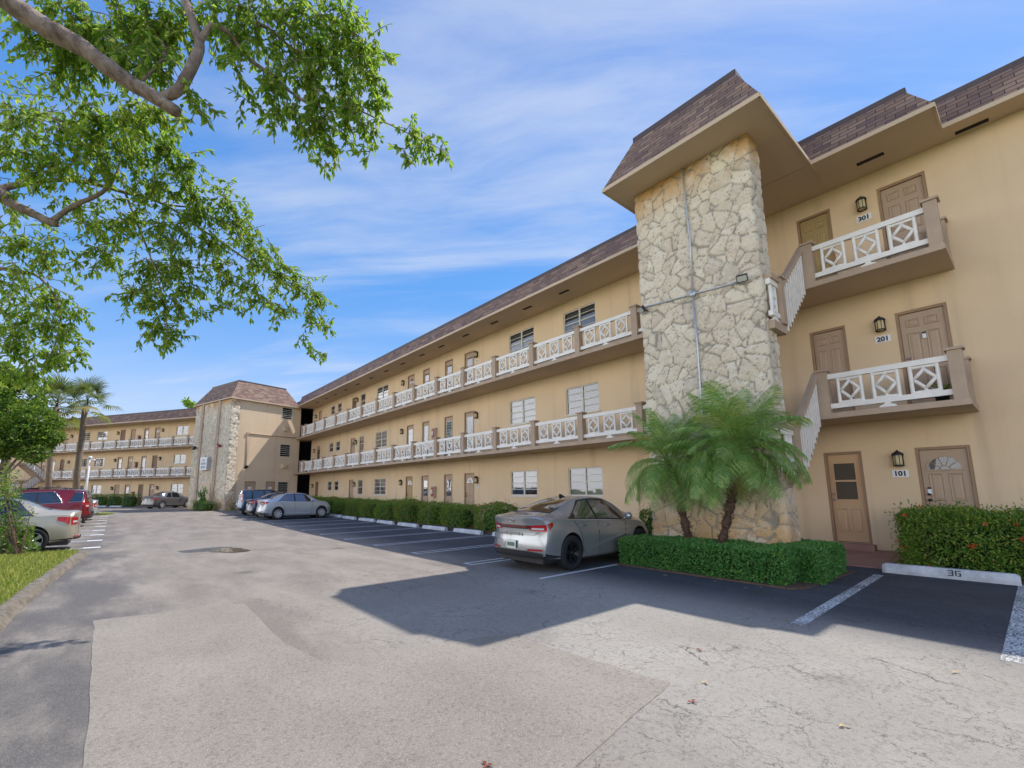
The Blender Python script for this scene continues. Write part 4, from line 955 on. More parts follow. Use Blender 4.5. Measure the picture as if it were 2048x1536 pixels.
s=MB(); s.prism([(10.6,-6),(13.1,-6),(13.1,1.95),(11.5,2.0)],-.35,-.15); tag(s.build('planting_bed',M['soil']),kind='structure'); s=MB(); s.prism([(10.45,6.1),(12.1,6.1),(12.1,40),(10.45,40)],-.35,lambda x,y:gz(x,y)+.03); tag(s.build('planting_bed',M['soil']),kind='structure')
# hedge of the far wing and shrubs at the corner tower
fv=[hedge_mesh('f',1.0,.55,.62,.22,1300,.085,'leaf_ixora',70+i,.06,10) for i in range(2)]
for i,a in enumerate((7.3,9.5,11.6,13.7,15.9,18.2,20.5)):
    P=OW+ww*a-nn*1.9; hedge('hedge_bush','dark clipped bush in front of the far wing, %s from the grey sedan'%ordw[i],fv[i%2],(P.x,P.y,gz(P.x,P.y)),WA,(1,1,1.0),'clipped bushes before the far wing')
for i,(x,y,sx,sy,sz,v,lab) in enumerate(((-.9,1.0,.55,1.3,.55,1,'low yellow green shrub at the stone corner of the tower'),(-.75,2.3,.5,.9,.62,0,'low dark shrub in front of the pinkish tower door'),(1.6,-.75,1.3,.9,.5,1,'low clipped hedge against the sunlit tower wall'))):
    P=MT@V((x,y,0)); hedge('shrub',lab,fv[v],(P.x,P.y,gz(P.x,P.y)),TA,(sx,sy*1.2,sz))
def rosette(label,loc,h,seed,n=130,L=.30,mat='leaf_hedge'):
    r=random.Random(seed); t=thing('broadleaf_shrub',label,'shrub',loc); st=MB(); lf=MB()
    for k in range(7):
        a=r.uniform(0,6.28); top=V((math.cos(a)*.35*h*.5,math.sin(a)*.35*h*.5,h*r.uniform(.6,1))); st.tube([V((0,0,0)),top*.5+V((0,0,.1)),top],[.02,.016,.008],5)
        for j in range(n//7): leaf(lf,top*r.uniform(.3,1.0)+rv(r)*.06,rv(r)+V((0,0,.5)),rv(r)+V((0,0,1)),L*r.uniform(.7,1.2),L*.36)
    st.build('stem',M['bark_dark'],t); lf.build('foliage',M[mat],t); return t
P=MT@V((-.62,1.9,0)); rosette('upright dark leafy shrub standing against the stone tower face',(P.x,P.y,0),1.75,3)

# ------------------------------------------------------------------ pygmy date palms by the pier
def frond_mesh(seed,L,droop,n=44):
    r=random.Random(seed); ra=MB(); lf=MB(); pts=[]
    for k in range(13):
        t=k/12; pts.append(V((L*t*(1-.22*t*droop),0.04*math.sin(t*3+seed)*L,L*(.62*t-.86*droop*t*t))))
    lf.tube(pts,[.013*(1-.8*k/12) for k in range(13)],5)
    nst=len(lf.f)
    for k in range(n):
        t=.14+.86*k/n; i=min(11,int(t*12)); f=t*12-i; p=pts[i].lerp(pts[i+1],f); tg=(pts[i+1]-pts[i]).normalized()
        ll=L*.31*math.sin(math.pi*min(1,.18+.80*t))**.7*r.uniform(.85,1.1)
        for s in (-1,1):
            side=V((0,s,0)); d=(side*.80+tg*.75+V((0,0,.16-.25*t))).normalized(); w=.0078
            n1=tg.cross(side).normalized()
            m1=p+d*ll*.5; tip=p+d*ll+V((0,0,-ll*.42)); wv=tg*w
            lf.face([p-wv*.6,p+wv*.6,m1+wv,m1-wv]); lf.face([m1-wv,m1+wv,tip])
    return lf.mesh('frond',[M['leaf_palm']])
fronds=[frond_mesh(i,1.30,[.35,.6,.8,1.0,1.2,.5][i]) for i in range(6)]
dry=[frond_mesh(9,1.1,1.35)]; dry[0].materials.clear(); dry[0].materials.append(M['leaf_dry'])
M['leaf_sunlit_tint']=leafmat('leaf_sunlit_tint',[(0,(.42,.46,.10,1)),(1,(.66,.66,.30,1))],.4,.35)  # brighter frond colour with the sunlight painted in
yellow=fronds[1].copy(); yellow.materials.clear(); yellow.materials.append(M['leaf_sunlit_tint'])
def date_palm(label,base,crown,seed,n=34,s=1.0):
    r=random.Random(seed); base=V(base); crown=V(crown); t=thing('date_palm',label,'palm tree',base)
    tk=MB(); mid=(base+crown)/2+V((0,-.06,-.05)); P=[]
    for k in range(15):
        f=k/14; P.append((base.lerp(mid,f)).lerp(mid.lerp(crown,f),f)-base)
    tk.tube(P,[.070+.018*math.sin(k*2.9)*(1)+.012*(k/14) for k in range(15)],10)
    for k in range(150):   # old leaf bases
        f=r.uniform(.05,1); i=min(13,int(f*14)); p=P[i].lerp(P[i+1],f*14-i); a=r.uniform(0,6.28); d=V((math.cos(a),math.sin(a),.6)); leaf(tk,p+V((math.cos(a),math.sin(a),0))*.075,d,V((0,0,1)),.09*r.uniform(.6,1.2),.05,0,-.1)
    tk.build('trunk',M['bark_dark'],t)
    for k in range(n):
        u=k/n; el=R(76-108*u+r.uniform(-8,8)); az=k*2.39996+r.uniform(-.2,.2); me=fronds[min(5,int(u*5.99))] if r.random()<.7 else r.choice(fronds)
        o=obj('frond',me,t,crown-base+V((0,0,.06*(1-u)))); o.rotation_euler=(r.uniform(-.25,.25),-el+.5,az); q=s*r.uniform(.82,1.08); o.scale=(q,q,q)
    for k in range(3 if seed==2 else 1):
        o=obj('frond',yellow,t,crown-base+V((0,0,.05))); o.rotation_euler=(0,-.55-.2*k,math.pi+.5*(k-1)); o.scale=(.8*s,)*3; o['label']='pale yellow green frond with painted sunlight'
    for k in range(4):
        o=obj('frond',dry[0],t,crown-base); o.rotation_euler=(0,.75,k*1.7+seed); o.scale=(.8*s,)*3; o['label']='yellowed hanging frond'
    return t
XP=8.98
date_palm('left date palm leaning over the box hedge before the stone pier',at_X(1383,1085,XP)-V((0,0,.25)),at_X(1338,930,XP),1,42,1.04)
date_palm('right date palm before the stone pier, the taller and fuller of the pair',at_X(1434,1090,XP-.1)-V((0,0,.25)),at_X(1475,905,XP-.1),2,52,1.12)

# ------------------------------------------------------------------ cabbage palms, the round tree and the lamp post at the left
def fan_mesh(seed,L=.95):
    r=random.Random(seed); b=MB(); st=[V((0,0,0)),V((.45*L,0,.15*L)),V((.9*L,0,.12*L))]; b.tube(st,[.02,.016,.012],5); c=st[-1]
    for k in range(26):
        a=R(-125+250*k/25); d=V((math.cos(a),math.sin(a),.1*math.cos(a)-.1)); ll=L*(.95-.25*abs(a)/2.2)*r.uniform(.85,1.05); w=.028; s=V((-d.y,d.x,0))*w
        m1=c+d*ll*.6+V((0,0,-.02)); tip=c+d*ll+V((0,0,-.28*ll)); b.face([c-s*.3,c+s*.3,m1+s,m1-s]); b.face([m1-s,m1+s,tip])
    return b.mesh('fan_leaf',M['leaf_fan'])
fans=[fan_mesh(i) for i in range(3)]; fdry=fan_mesh(7); fdry.materials.clear(); fdry.materials.append(M['leaf_dry'])
def cabbage(label,pts,ts,seed,n=16,s=1.0,rb=.17):
    P=[at_depth(x,y,t) for (x,y),t in zip(pts,ts)]; g0=P[0].copy(); g0.z=gz(g0.x,g0.y)-.1; r=random.Random(seed); t=thing('cabbage_palm',label,'palm tree',g0)
    Q=[V((0,0,0))]+[p-g0 for p in P[1:]]; k=MB(); R2=[rb*(1.15-.35*i/(len(Q)-1)) for i in range(len(Q))]; R2[-1]*=1.35
    k.tube(Q,R2,10); k.build('trunk',M['bark_palm'],t); top=Q[-1]
    for i in range(n):
        u=i/n; el=R(78-125*u); o=obj('fan_leaf',r.choice(fans) if u<.75 else fdry,t,top+V((0,0,.25-.2*u))); o.rotation_euler=(r.uniform(-.3,.3),-el,i*2.4+seed); q=s*r.uniform(.8,1.1); o.scale=(q,q,q)
        if u>=.75: o['label']='dry hanging fan leaf'
    return t
cabbage('slim cabbage palm nearest to the white lamp post, its crown against the sky',[(149,1012),(155,940),(163,880),(168,830),(174,812)],[31]*5,1,15,1.25)
cabbage('cabbage palm half hidden by the round tree, left of the palm by the lamp post',[(93,1012),(98,950),(103,890),(108,850),(113,815)],[33]*5,4,18,1.5)
cabbage('pale palm trunk in front of the grey stone pier at the far left',[(10,1012),(15,930),(21,880),(26,840),(30,800)],[36]*5,6,10,1.3)
P=at_depth(169,1000,29); z0=gz(P.x,P.y); tp=at_depth(180,917,29); lp=thing('lamp_post','slim white lamp post with small twin heads behind the parked cars','street lamp',(P.x,P.y,z0))
b=MB(); b.tube([(0,0,0),(tp.x-P.x,tp.y-P.y,tp.z-z0)],[.07,.055],10); b.build('pole',M['white'],lp); q=V((tp.x-P.x,tp.y-P.y,tp.z-z0))
b=MB(); b.lathe([(.001,.10),(.10,.08),(.12,0),(.09,-.06),(.001,-.08)],12,0,Matrix.Translation(q+V((0,0,.05)))); b.build('lamp_head',M['white'],lp); b=MB(); b.lathe([(.001,.07),(.08,.05),(.09,0),(.06,-.05),(.001,-.06)],12,0,Matrix.Translation(q+V((.2,0,-.10)))); b.bar(q+V((0,0,-.05)),q+V((.2,0,-.1)),.025,6); b.build('lamp_head',M['white'],lp)

def clump_tree(name,label,base,height,lobes,count,L,mat,seed,tr=.22,group=None):
    r=random.Random(seed); t=thing(name,label,'tree',base,0,group); k=MB(); c=MB()
    k.tube([(0,0,0),(.1,0,height*.3),(0,.1,height*.55)],[tr,tr*.8,tr*.5],9)
    for (x,y,z,rad) in lobes: k.tube([(0,.0,height*.35),(x*.4,y*.4,(z+height*.35)/2),(x*.9,y*.9,z)],[tr*.5,tr*.32,.03],6)
    W=sum(q[3]**2 for q in lobes)
    for (x,y,z,rad) in lobes:
        n=int(count*rad*rad/W); cs=[rv(r) for _ in range(int(26))]
        for i in range(n):
            d=r.choice(cs)+rv(r)*.42; d.normalize(); rr=rad*(1-abs(r.gauss(0,.16)))*(1+noise.noise(d*2+V((seed,x,y)))*.28)
            p=V((x,y,z))+V((d.x,d.y,d.z*.86))*rr; leaf(c,p,(d*.5+rv(r)+V((0,0,-.1))),(d+rv(r)*.9+V((0,0,.5))),L*r.uniform(.7,1.3),L*.5)
    k.build('trunk',M['bark'],t); c.build('crown',M[mat],t); return t
def px_lobe(px,py,t,rpx,base): p=at_depth(px,py,t)-V(base); return (p.x,p.y,p.z,rpx*t/FPX)
B=at_depth(-20,1005,27); base=(B.x,B.y,gz(B.x,B.y))
clump_tree('shade_tree','dense round green tree at the left in front of the far wing',base,4.6,[px_lobe(*q,base) for q in ((20,800,27,62),(-40,830,27,75),(62,848,26.5,46),(30,870,26,45),(85,872,26.5,30),(-10,760,27.5,45),(70,905,26,24),(5,890,26,36),(-60,760,28,60))],26000,.22,'leaf_far',8)
# low ixora shrub on the lawn edge, in front of the beige car
B=at_ground(40,1118); 
r=random.Random(31); t=thing('flowering_shrub','loose ixora shrub with orange red flowers in front of the beige car','shrub',(B.x,B.y,B.z)); lf=MB(); st=MB()
for (px,py,dp,rp) in ((22,1075,11.6,36),(46,1092,11.4,22),(-10,1090,11.4,50),(5,1025,11.7,34),(-20,1000,11.8,40),(16,985,11.9,20),(0,955,12,26),(50,1062,11.6,14),(30,1036,11.7,15),(66,1100,11.5,11),(60,1030,11.6,7)):
    c=at_depth(px,py,dp)-B; rad=rp*dp/FPX; st.tube([V((r.uniform(-.1,.1),r.uniform(-.1,.1),0)),c*.5+V((0,0,-.05)),c],[.022,.016,.006],5)
    for k in range(int(520*(rp/36)**2)):
        d=rv(r); p=c+d*rad*r.uniform(.45,1.08); leaf(lf,p,d*.6+rv(r)+V((0,0,.3)),d+rv(r),.085*r.uniform(.7,1.3),.036)
    for k in range(int(5*(rp/36)**2)+1):
        d=rv(r); p=c+d*rad*1.05
        for j in range(10): leaf(fl,p+rv(r)*.03,d+rv(r),d,.036,.03)
st.build('stem',M['bark_dark'],t); lf.build('foliage',[M['leaf_ixora'],M['flower']],t)
# treetop far behind the wing
B=at_depth(378,1000,75); clump_tree('distant_tree','treetop showing above the wing roof beside the corner tower',(B.x,B.y,0),11.5,[px_lobe(378,806,75,8,(B.x,B.y,0)),px_lobe(386,812,75,7,(B.x,B.y,0)),px_lobe(372,802,75,4,(B.x,B.y,0))],260,.55,'leaf_tree',12)

# ------------------------------------------------------------------ big tree whose limbs hang in from the upper left
TB=V((-3.1,3.4,-.12)); tree=thing('shade_tree','large spreading tree with pale limbs and drooping leafy sprays hanging over the upper left','tree',TB)
tk=MB(); cr=MB(); r=random.Random(42)
def limb(pts,rs,n=9,sub=5):
    P=[at_depth(x,y,t) if len(q)==3 else V(q[1:]) for q in pts for (x,y,t) in [q[:3]]] if False else [V(q) if isinstance(q,Vector) else at_depth(*q) for q in pts]
    # smooth and roughen
    out=[];rad=[]
    for i in range(len(P)-1):
        p0=P[max(0,i-1)];p1=P[i];p2=P[i+1];p3=P[min(len(P)-1,i+2)]
        for k in range(sub):
            f=k/sub; q=.5*((2*p1)+(p2-p0)*f+(2*p0-5*p1+4*p2-p3)*f*f+(3*p1-p0-3*p2+p3)*f**3); out.append(q+noise.noise_vector(q*3)*rs[i]*.25); rad.append((rs[i]+(rs[i+1]-rs[i])*f)*.74*(1+.16*noise.noise(q*9)+.10*noise.noise(q*21)))
    out.append(P[-1]); rad.append(rs[-1]*.74); tk.tube([p-TB for p in out],rad,n); return out
crotch=V((-2.9,3.5,2.0))
limb([TB,V((-3.05,3.45,1.0)),crotch],[.30,.25,.22],12)
A=limb([crotch,V((-1.6,3.2,3.4)),(-60,-60,3.6),(40,22,3.7),(120,70,3.75),(205,125,3.8),(290,182,3.9),(352,222,3.95)],[.20,.15,.125,.115,.105,.092,.080,.066],11)
Bq=limb([(318,196,3.92),(352,180,3.95),(385,130,4.0),(398,90,4.05),(385,40,4.1),(366,-20,4.2),(350,-120,4.4)],[.05,.062,.06,.056,.054,.056,.06],9)
C=limb([(398,85,4.05),(425,52,4.1),(462,70,4.2),(490,110,4.25),(535,145,4.3),(590,190,4.35),(640,215,4.4),(700,215,4.4),(760,240,4.4),(840,278,4.4),(885,300,4.4)],[.04,.036,.03,.026,.022,.018,.014,.011,.009,.006,.003],7)
D=limb([crotch,V((-2.3,4.2,2.9)),(-40,370,5.2),(20,405,5.2),(70,430,5.2),(113,448,5.2)],[.16,.12,.085,.075,.062,.05],9)
E_=limb([(108,440,5.2),(150,410,5.25),(205,385,5.3),(235,345,5.35),(240,300,5.4)],[.045,.036,.03,.02,.01],7)
F_=limb([(-30,385,5.4),(60,366,5.4),(160,362,5.5),(250,385,5.6),(330,410,5.8),(420,470,6.0),(510,530,6.2),(590,580,6.3),(650,640,6.4)],[.06,.045,.034,.028,.022,.018,.014,.009,.004],7)
G_=limb([(250,385,5.6),(280,460,5.6),(310,540,5.6),(330,620,5.6),(335,680,5.6)],[.02,.016,.012,.008,.004],6)
H_=limb([D[8],(-60,520,5.5),(20,540,5.5),(80,555,5.5),(120,620,5.5),(110,690,5.5),(80,735,5.5)],[.07,.05,.03,.022,.016,.01,.004],7)
I_=limb([(285,160,4.0),(330,110,4.1),(310,60,4.2),(280,0,4.3),(270,-60,4.4)],[.022,.018,.02,.022,.024],6)
J_=limb([(440,-40,4.3),(480,30,4.3),(540,60,4.35),(590,100,4.4),(650,110,4.4)],[.04,.03,.02,.014,.006],6)
K_=limb([(560,-50,4.5),(610,10,4.5),(680,50,4.5),(730,80,4.5)],[.03,.02,.012,.005],6)
L_=limb([(180,362,5.5),(200,300,5.2),(140,250,5.0),(60,230,5.0),(-20,260,5.0)],[.03,.026,.022,.02,.02],6)
N_=limb([(330,410,5.8),(400,420,5.9),(470,460,6.0),(530,450,6.1)],[.018,.014,.009,.004],6)
def spray(px,py,t,rp,n,L=.084,droop=.6):
    c=at_depth(px,py,t)-TB; rad=rp*t/FPX
    n=int(n*1.5); rad*=1.08; tw=max(3,n//13)
    for k in range(tw):
        s=c+rv(r)*rad*r.uniform(0,.75); d=(rv(r)+V((.25,-.05,-droop))).normalized(); ln=rad*r.uniform(.35,.75)+.10; P=[s]
        for j in range(5): d=(d+rv(r)*.22+V((0,0,-.10))).normalized(); P.append(P[-1]+d*ln/5)
        tk.tube(P,[.0045,.004,.0035,.003,.0025,.0015],4,0,True,False)
        for j in range(13):
            f=r.uniform(.05,1)*5; i=min(4,int(f)); p=P[i].lerp(P[i+1],f-i); ax=(P[i+1]-P[i]).normalized(); dd=(ax*.6+rv(r)*.8+V((0,0,-.45))).normalized()
            leaf(cr,p,dd,(V((0,0,1))+rv(r)*.9),L*r.uniform(.65,1.2),L*r.uniform(.32,.44),0,.12)
S=[ # px,py,depth,radius px,leaves
(60,30,4.2,70,260),(150,20,4.3,70,260),(240,30,4.2,70,300),(320,30,4.2,60,260),(90,90,4.3,55,150),(170,60,4.3,60,230),(250,110,4.1,55,260),(320,120,4.1,50,220),(110,150,4.4,35,80),(100,60,4.2,45,120),(200,90,4.4,55,260),(140,110,4.4,50,200),(290,70,4.4,55,260),(350,60,4.3,45,200),
(420,20,4.2,60,240),(500,20,4.3,65,300),(580,20,4.4,70,340),(660,30,4.5,65,330),(705,70,4.5,50,260),(640,90,4.4,60,320),(560,80,4.4,60,280),(480,70,4.3,40,120),(735,110,4.5,38,200),(690,150,4.5,50,260),(610,150,4.4,50,260),(540,150,4.3,48,180),(470,130,4.2,30,80),(740,150,4.4,28,110),
(500,200,4.3,25,50),(570,210,4.3,45,150),(640,205,4.4,45,200),(700,210,4.4,38,160),(745,200,4.4,26,90),(610,255,4.4,38,120),(650,285,4.4,30,90),(680,260,4.4,28,80),(740,250,4.4,28,80),(820,255,4.4,26,70),(850,275,4.4,28,70),(885,297,4.4,18,40),(810,300,4.4,18,34),(735,300,4.4,16,26),(645,325,4.4,12,14),
(395,205,4.0,26,50),(375,170,4.0,26,40),(365,235,4.4,18,22),
(40,230,5.0,70,320),(120,250,5.0,70,380),(190,230,4.9,65,380),(260,220,4.6,60,320),(320,230,4.5,45,160),(30,310,5.1,70,340),(110,320,5.2,65,330),(190,310,5.2,65,360),(265,300,5.2,60,340),(330,290,5.2,50,240),(370,320,5.4,40,150),(300,360,5.4,55,260),(370,370,5.6,45,200),
(40,470,5.4,55,220),(20,400,5.3,40,120),(100,500,5.4,50,200),(180,440,5.4,50,200),(250,440,5.5,55,260),(200,500,5.5,50,210),(140,400,5.4,40,110),(320,450,5.6,55,290),(390,420,5.8,50,270),(450,390,5.9,40,190),(480,440,6.0,48,270),(420,480,5.9,50,280),(350,520,5.7,50,250),(520,500,6.1,48,260),(460,540,6.0,48,240),(560,545,6.2,44,230),(510,580,6.1,42,190),(600,570,6.3,38,180),(640,590,6.4,28,110),(615,625,6.4,34,120),(560,615,6.2,34,120),(650,640,6.4,20,50),(600,665,6.4,18,34),(655,705,6.4,10,20),(625,700,6.4,9,10),
(290,520,5.6,46,210),(280,580,5.6,44,220),(330,600,5.6,44,230),(380,570,5.8,40,160),(310,650,5.6,38,200),(340,670,5.6,26,90),(440,600,5.9,28,60),(460,620,5.9,18,26),(400,620,5.8,20,36),
(30,550,5.5,60,280),(90,590,5.5,50,230),(20,620,5.5,60,300),(100,650,5.5,48,240),(140,620,5.5,30,80),(40,690,5.5,50,260),(110,700,5.5,36,160),(150,690,5.5,20,50),(60,735,5.5,30,110),(10,740,5.5,40,150)]
for q in S: spray(*q)
tk.build('trunk',M['bark'],tree); cr.build('crown',M['leaf_tree'],tree)
# ------------------------------------------------------------------ parked cars
def interp(tab,x):
    # smooth interpolation through [(x,v)] (monotone cubic)
    n=len(tab)
    if x<=tab[0][0]: return tab[0][1]
    if x>=tab[-1][0]: return tab[-1][1]
    d=[(tab[i+1][1]-tab[i][1])/(tab[i+1][0]-tab[i][0]) for i in range(n-1)]
    mm=[d[0]]+[0 if d[i-1]*d[i]<=0 else 2*d[i-1]*d[i]/(d[i-1]+d[i]) for i in range(1,n-1)]+[d[-1]]
    for i in range(n-1):
        if tab[i][0]<=x<=tab[i+1][0]:
            h=tab[i+1][0]-tab[i][0]; t=(x-tab[i][0])/h; a,b=tab[i][1],tab[i+1][1]
            return (2*t**3-3*t*t+1)*a+(t**3-2*t*t+t)*h*mm[i]+(-2*t**3+3*t*t)*b+(t**3-t*t)*h*mm[i+1]
M['bar']=lightmat('dark_red_bar',(.13,.006,.01,1))
class Car:
    def __init__(s,**k):
        s.__dict__.update(k); s.SX,s.SY=.86,.90
    def ring(s,x):
        w=interp(s.width,x)*s.W/2; zb=interp(s.bot,x); zt=interp(s.top,x); be=min(interp(s.belt,x),zt-.02); wr=interp(s.roofw,x)*s.W/2
        zm=interp(s.waist,x) if hasattr(s,'waist') else .58
        crown=.035 if zt-be>.2 else .02
        return [(0,zb),(w*.80,zb),(w*.955,zb+.05),(w*.985,zb+.16),(w*1.0,zm),(w*.985,zm+(be-zm)*.55),(w*.955,be-.015),(w*.925,be),(wr,zt-crown),(wr*.82,zt-.012),(wr*.45,zt-.002),(0,zt)]
    def shift(s,x,y,z):
        L=s.L; fr=max(0,1-x/.55)**2; ff=max(0,1-(L-x)/.75)**2; q=abs(y)/(s.W/2)
        return x+fr*(interp(s.rear,z)+s.rb*q**3)-ff*(interp(s.front,z)+s.fb*q**2.5)
    def pt(s,x,y,z): return V(((s.shift(x,y,z)-s.L/2)*s.SX,y*s.SY,z))
    def side_y(s,x,z):
        rg=s.ring(x)
        for a,b in zip(rg[1:8],rg[2:9]):
            if a[1]<=z<=b[1] and b[1]>a[1]: return a[0]+(b[0]-a[0])*(z-a[1])/(b[1]-a[1])
        return rg[4][0]
    def side(s,x,z,off=0,sg=1): return s.pt(x,sg*(s.side_y(x,z)+off),z)
    def patch(s,mb,fn,nu,nv,mi=0,smooth=True): mb.grid(lambda i,j:fn(i/nu,j/nv),nu,nv,mi,smooth)
def build_car(name,label,c,paint,loc,rz,group=None,rims='alloy',detail=2,**o):
    t=thing(name,label,'car',loc,rz,group); L=c.L
    xs=[0,.03,.08,.15]; x=.22
    while x<L-.2: xs.append(x); x+=.085
    xs+=[L-.15,L-.08,L-.03,L]
    b=MB(); rg=[c.ring(x) for x in xs]; K=len(rg[0])
    full=[]
    for x,r in zip(xs,rg):
        ringp=[c.pt(x,y,z) for y,z in r]+[c.pt(x,-y,z) for y,z in r[-2:0:-1]]; full.append(ringp)
    N=len(full[0]); vs=[p for r in full for p in r]; fs=[]
    for i in range(len(xs)-1):
        for k in range(N): fs.append((i*N+k,i*N+(k+1)%N,(i+1)*N+(k+1)%N,(i+1)*N+k))
    # end caps made of rows across the car, so the nose and tail are gently bowed
    def cap(i0,x,flip):
        r=c.ring(x); M_=6; rows=[]
        for k in range(K):
            y,z=r[k]
            if k==0 or k==K-1: rows.append([i0+k]*(M_+1)); continue
            row=[i0+N-k]
            for m_ in range(1,M_): vs.append(c.pt(x,-y+2*y*m_/M_,z)); row.append(len(vs)-1)
            row.append(i0+k); rows.append(row)
        for k in range(K-1):
            for m_ in range(M_):
                q=[rows[k][m_],rows[k][m_+1],rows[k+1][m_+1],rows[k+1][m_]]; u=[]
                for a in q:
                    if a not in u: u.append(a)
                if len(u)>2: fs.append(tuple(u[::-1] if flip else u))
    cap(0,xs[0],False); cap((len(xs)-1)*N,xs[-1],True)
    b.add(vs,fs,0,True); me=b.mesh('body',[paint,M['plastic']])
    bmm=bmesh.new(); bmm.from_mesh(me); bmesh.ops.remove_doubles(bmm,verts=bmm.verts,dist=.0004); bmesh.ops.recalc_face_normals(bmm,faces=bmm.faces); bmm.to_mesh(me); bmm.free()
    body=obj('body',me,t)
    # wheel arches cut out of the shell
    wr=c.wr; ax=[c.ro,c.ro+c.wb]; cut=MB()
    for xa in ax:
        for sg in (-1,1):
            y0,y1=(c.W/2-.30)*sg,(c.W/2+.2)*sg; n=26; vv=[]
            for yy in (y0,y1):
                for k in range(n):
                    a=2*math.pi*k/n; vv.append(((xa+wr*1.14*math.cos(a)-L/2)*c.SX,yy*c.SY,wr+.02+wr*1.12*math.sin(a)))
            cut.add(vv,[tuple(range(n)),tuple(range(2*n-1,n-1,-1))]+[(k,n+k,n+(k+1)%n,(k+1)%n) for k in range(n)])
    cm=cut.mesh('cut',[M['plastic']]); bmm=bmesh.new(); bmm.from_mesh(cm); bmesh.ops.recalc_face_normals(bmm,faces=bmm.faces); bmm.to_mesh(cm); bmm.free()
    co=obj('cut',cm,t); md=body.modifiers.new('b','BOOLEAN'); md.operation='DIFFERENCE'; md.solver='EXACT'; md.object=co
    try: md.material_mode='TRANSFER'
    except Exception: pass
    bpy.context.view_layer.update(); dg=bpy.context.evaluated_depsgraph_get(); nm=bpy.data.meshes.new_from_object(body.evaluated_get(dg))
    if len(nm.polygons)>50:
        body.modifiers.clear(); body.data=nm; nm.name='body'
    bpy.data.objects.remove(co)
    body.data.polygons.foreach_set('use_smooth',[True]*len(body.data.polygons)); body.data.set_sharp_from_angle(angle=R(38))
    G=M['carglass']
    # side glass
    for sg in (1,-1):
        dk=MB()
        for k,(xb0,xt0,xb1,xt1) in enumerate(c.glass):
            def fn(u,v,off,g=0):
                x=(xb0+g)+((xt0+g)-(xb0+g))*v; x1=(xb1-g)+((xt1-g)-(xb1-g))*v; x=x+(x1-x)*u; r=c.ring(x); a,b_=r[7],r[8]; vv=.05+(getattr(c,'dtop',.96)-.12)*v
                y=a[0]+(b_[0]-a[0])*vv; z=a[1]+(b_[1]-a[1])*vv; return c.pt(x,sg*(y+off),z)
            gm=MB(); c.patch(gm,lambda u,v:fn(u,v,.008),8,4); gm.build('window',G,t)
        for ga,gb in getattr(c,'dlo',[(0,len(c.glass)-1)]):
            x0b,x0t,_,_=c.glass[ga]; _,_,x1b,x1t=c.glass[gb]
            def fd(u,v):
                xa=x0b-.05+(x0t-.03-x0b+.05)*v; xb=x1b+.06+(x1t+.03-x1b-.06)*v; x=xa+(xb-xa)*u; r=c.ring(x); a,b_=r[7],r[8]; vv=.0+getattr(c,'dtop',.96)*v
                return c.pt(x,sg*(a[0]+(b_[0]-a[0])*vv+.004),a[1]+(b_[1]-a[1])*vv)
            c.patch(dk,fd,26,5); 
            if o.get('chrome_dlo'):
                q=MB()
                for pts in ([fd(u/20,0)+V((0,sg*.012,0)) for u in range(21)],[fd(u/20,1)+V((0,sg*.012,0)) for u in range(21)]): q.tube(pts,.012,5)
                q.tube([fd(0,v/4)+V((0,sg*.012,0)) for v in range(5)],.012,5); q.build('window_trim',M['chrome'],t)
        dk.build('pillar_trim',M['plastic'],t)
        # door seams, handles, sill
        sm=MB()
        for seam in c.seams:
            pts=[c.side(x,min(z,interp(c.belt,x)-.02),.0015,sg) for x,z in seam]; 
            for a,b_ in zip(pts[:-1],pts[1:]): sm.bar(a,b_,.005,4)
        sm.build('door_seam',M['plastic'],t)
        for hx in c.handles:
            z=interp(c.belt,hx)-.12; h=MB(); p=[c.side(hx+d,z+.01*(1-abs(d)/.1),.012+.02*(1-(d/.1)**2),sg) for d in (-.1,-.05,0,.05,.1)]; h.tube(p,.013,6); h.build('door_handle',paint if not o.get('chrome_handles') else M['chrome'],t)
        # mirror
        mx=c.mirror; z=interp(c.belt,mx)+.06; p=c.side(mx,interp(c.belt,mx)-.02,.0,sg); q=p+V((.0,sg*.13,.09)); h=MB(); h.tube([p,q],[.025,.03],6); h.lathe([(.001,-.05),(.06,-.045),(.085,0),(.075,.05),(.001,.08)],10,0,Matrix.Translation(q+V((0,sg*.03,.01)))@Matrix.Rotation(math.pi/2,4,'Y')); h.build('mirror',paint,t)
        # lower sill
        s_=MB(); c.patch(s_,lambda u,v:c.side(c.ro+wr*1.2+(c.wb-2.4*wr)*u,interp(c.bot,2)+.01+.085*v,.006,sg),10,2); s_.build('sill',o.get('sillmat',M['plastic']),t)
        # crease along the flank
        if detail>1:
            cr_=MB()
            for (xa,za,xb,zb,w0) in c.creases: c.patch(cr_,lambda u,v:c.side(xa+(xb-xa)*u,za+(zb-za)*u+(v-.5)*w0*math.sin(math.pi*u),.0025+.010*math.sin(math.pi*u)*(1-v),sg),16,2)
            if cr_.f: cr_.build('body_crease',paint,t)
    # screen glass
    for nm_,(x0,x1) in (('rear_window',c.rearglass),('windscreen',c.screen)):
        gm=MB()
        def fs_(u,v,x0=x0,x1=x1):
            x=x0+(x1-x0)*v; r=c.ring(x); y8,y11=r[8],r[11]; tt=2*u-1; w=y8[0]*.93; a=abs(tt); yy=w*tt
            z=r[11][1]+(r[8][1]-r[11][1])*(a**2.4)*.9; return c.pt(x,yy,z)+V((-.004 if nm_=='rear_window' else .004,0,.006))
        c.patch(gm,fs_,12,8); g0=gm.build(nm_,G,t); bk=MB(); c.patch(bk,lambda u,v:fs_(-.03+1.06*u,-.06+1.12*v)-V((0,0,.0035)),12,8); bk.build('window_seal',M['plastic'],g0)
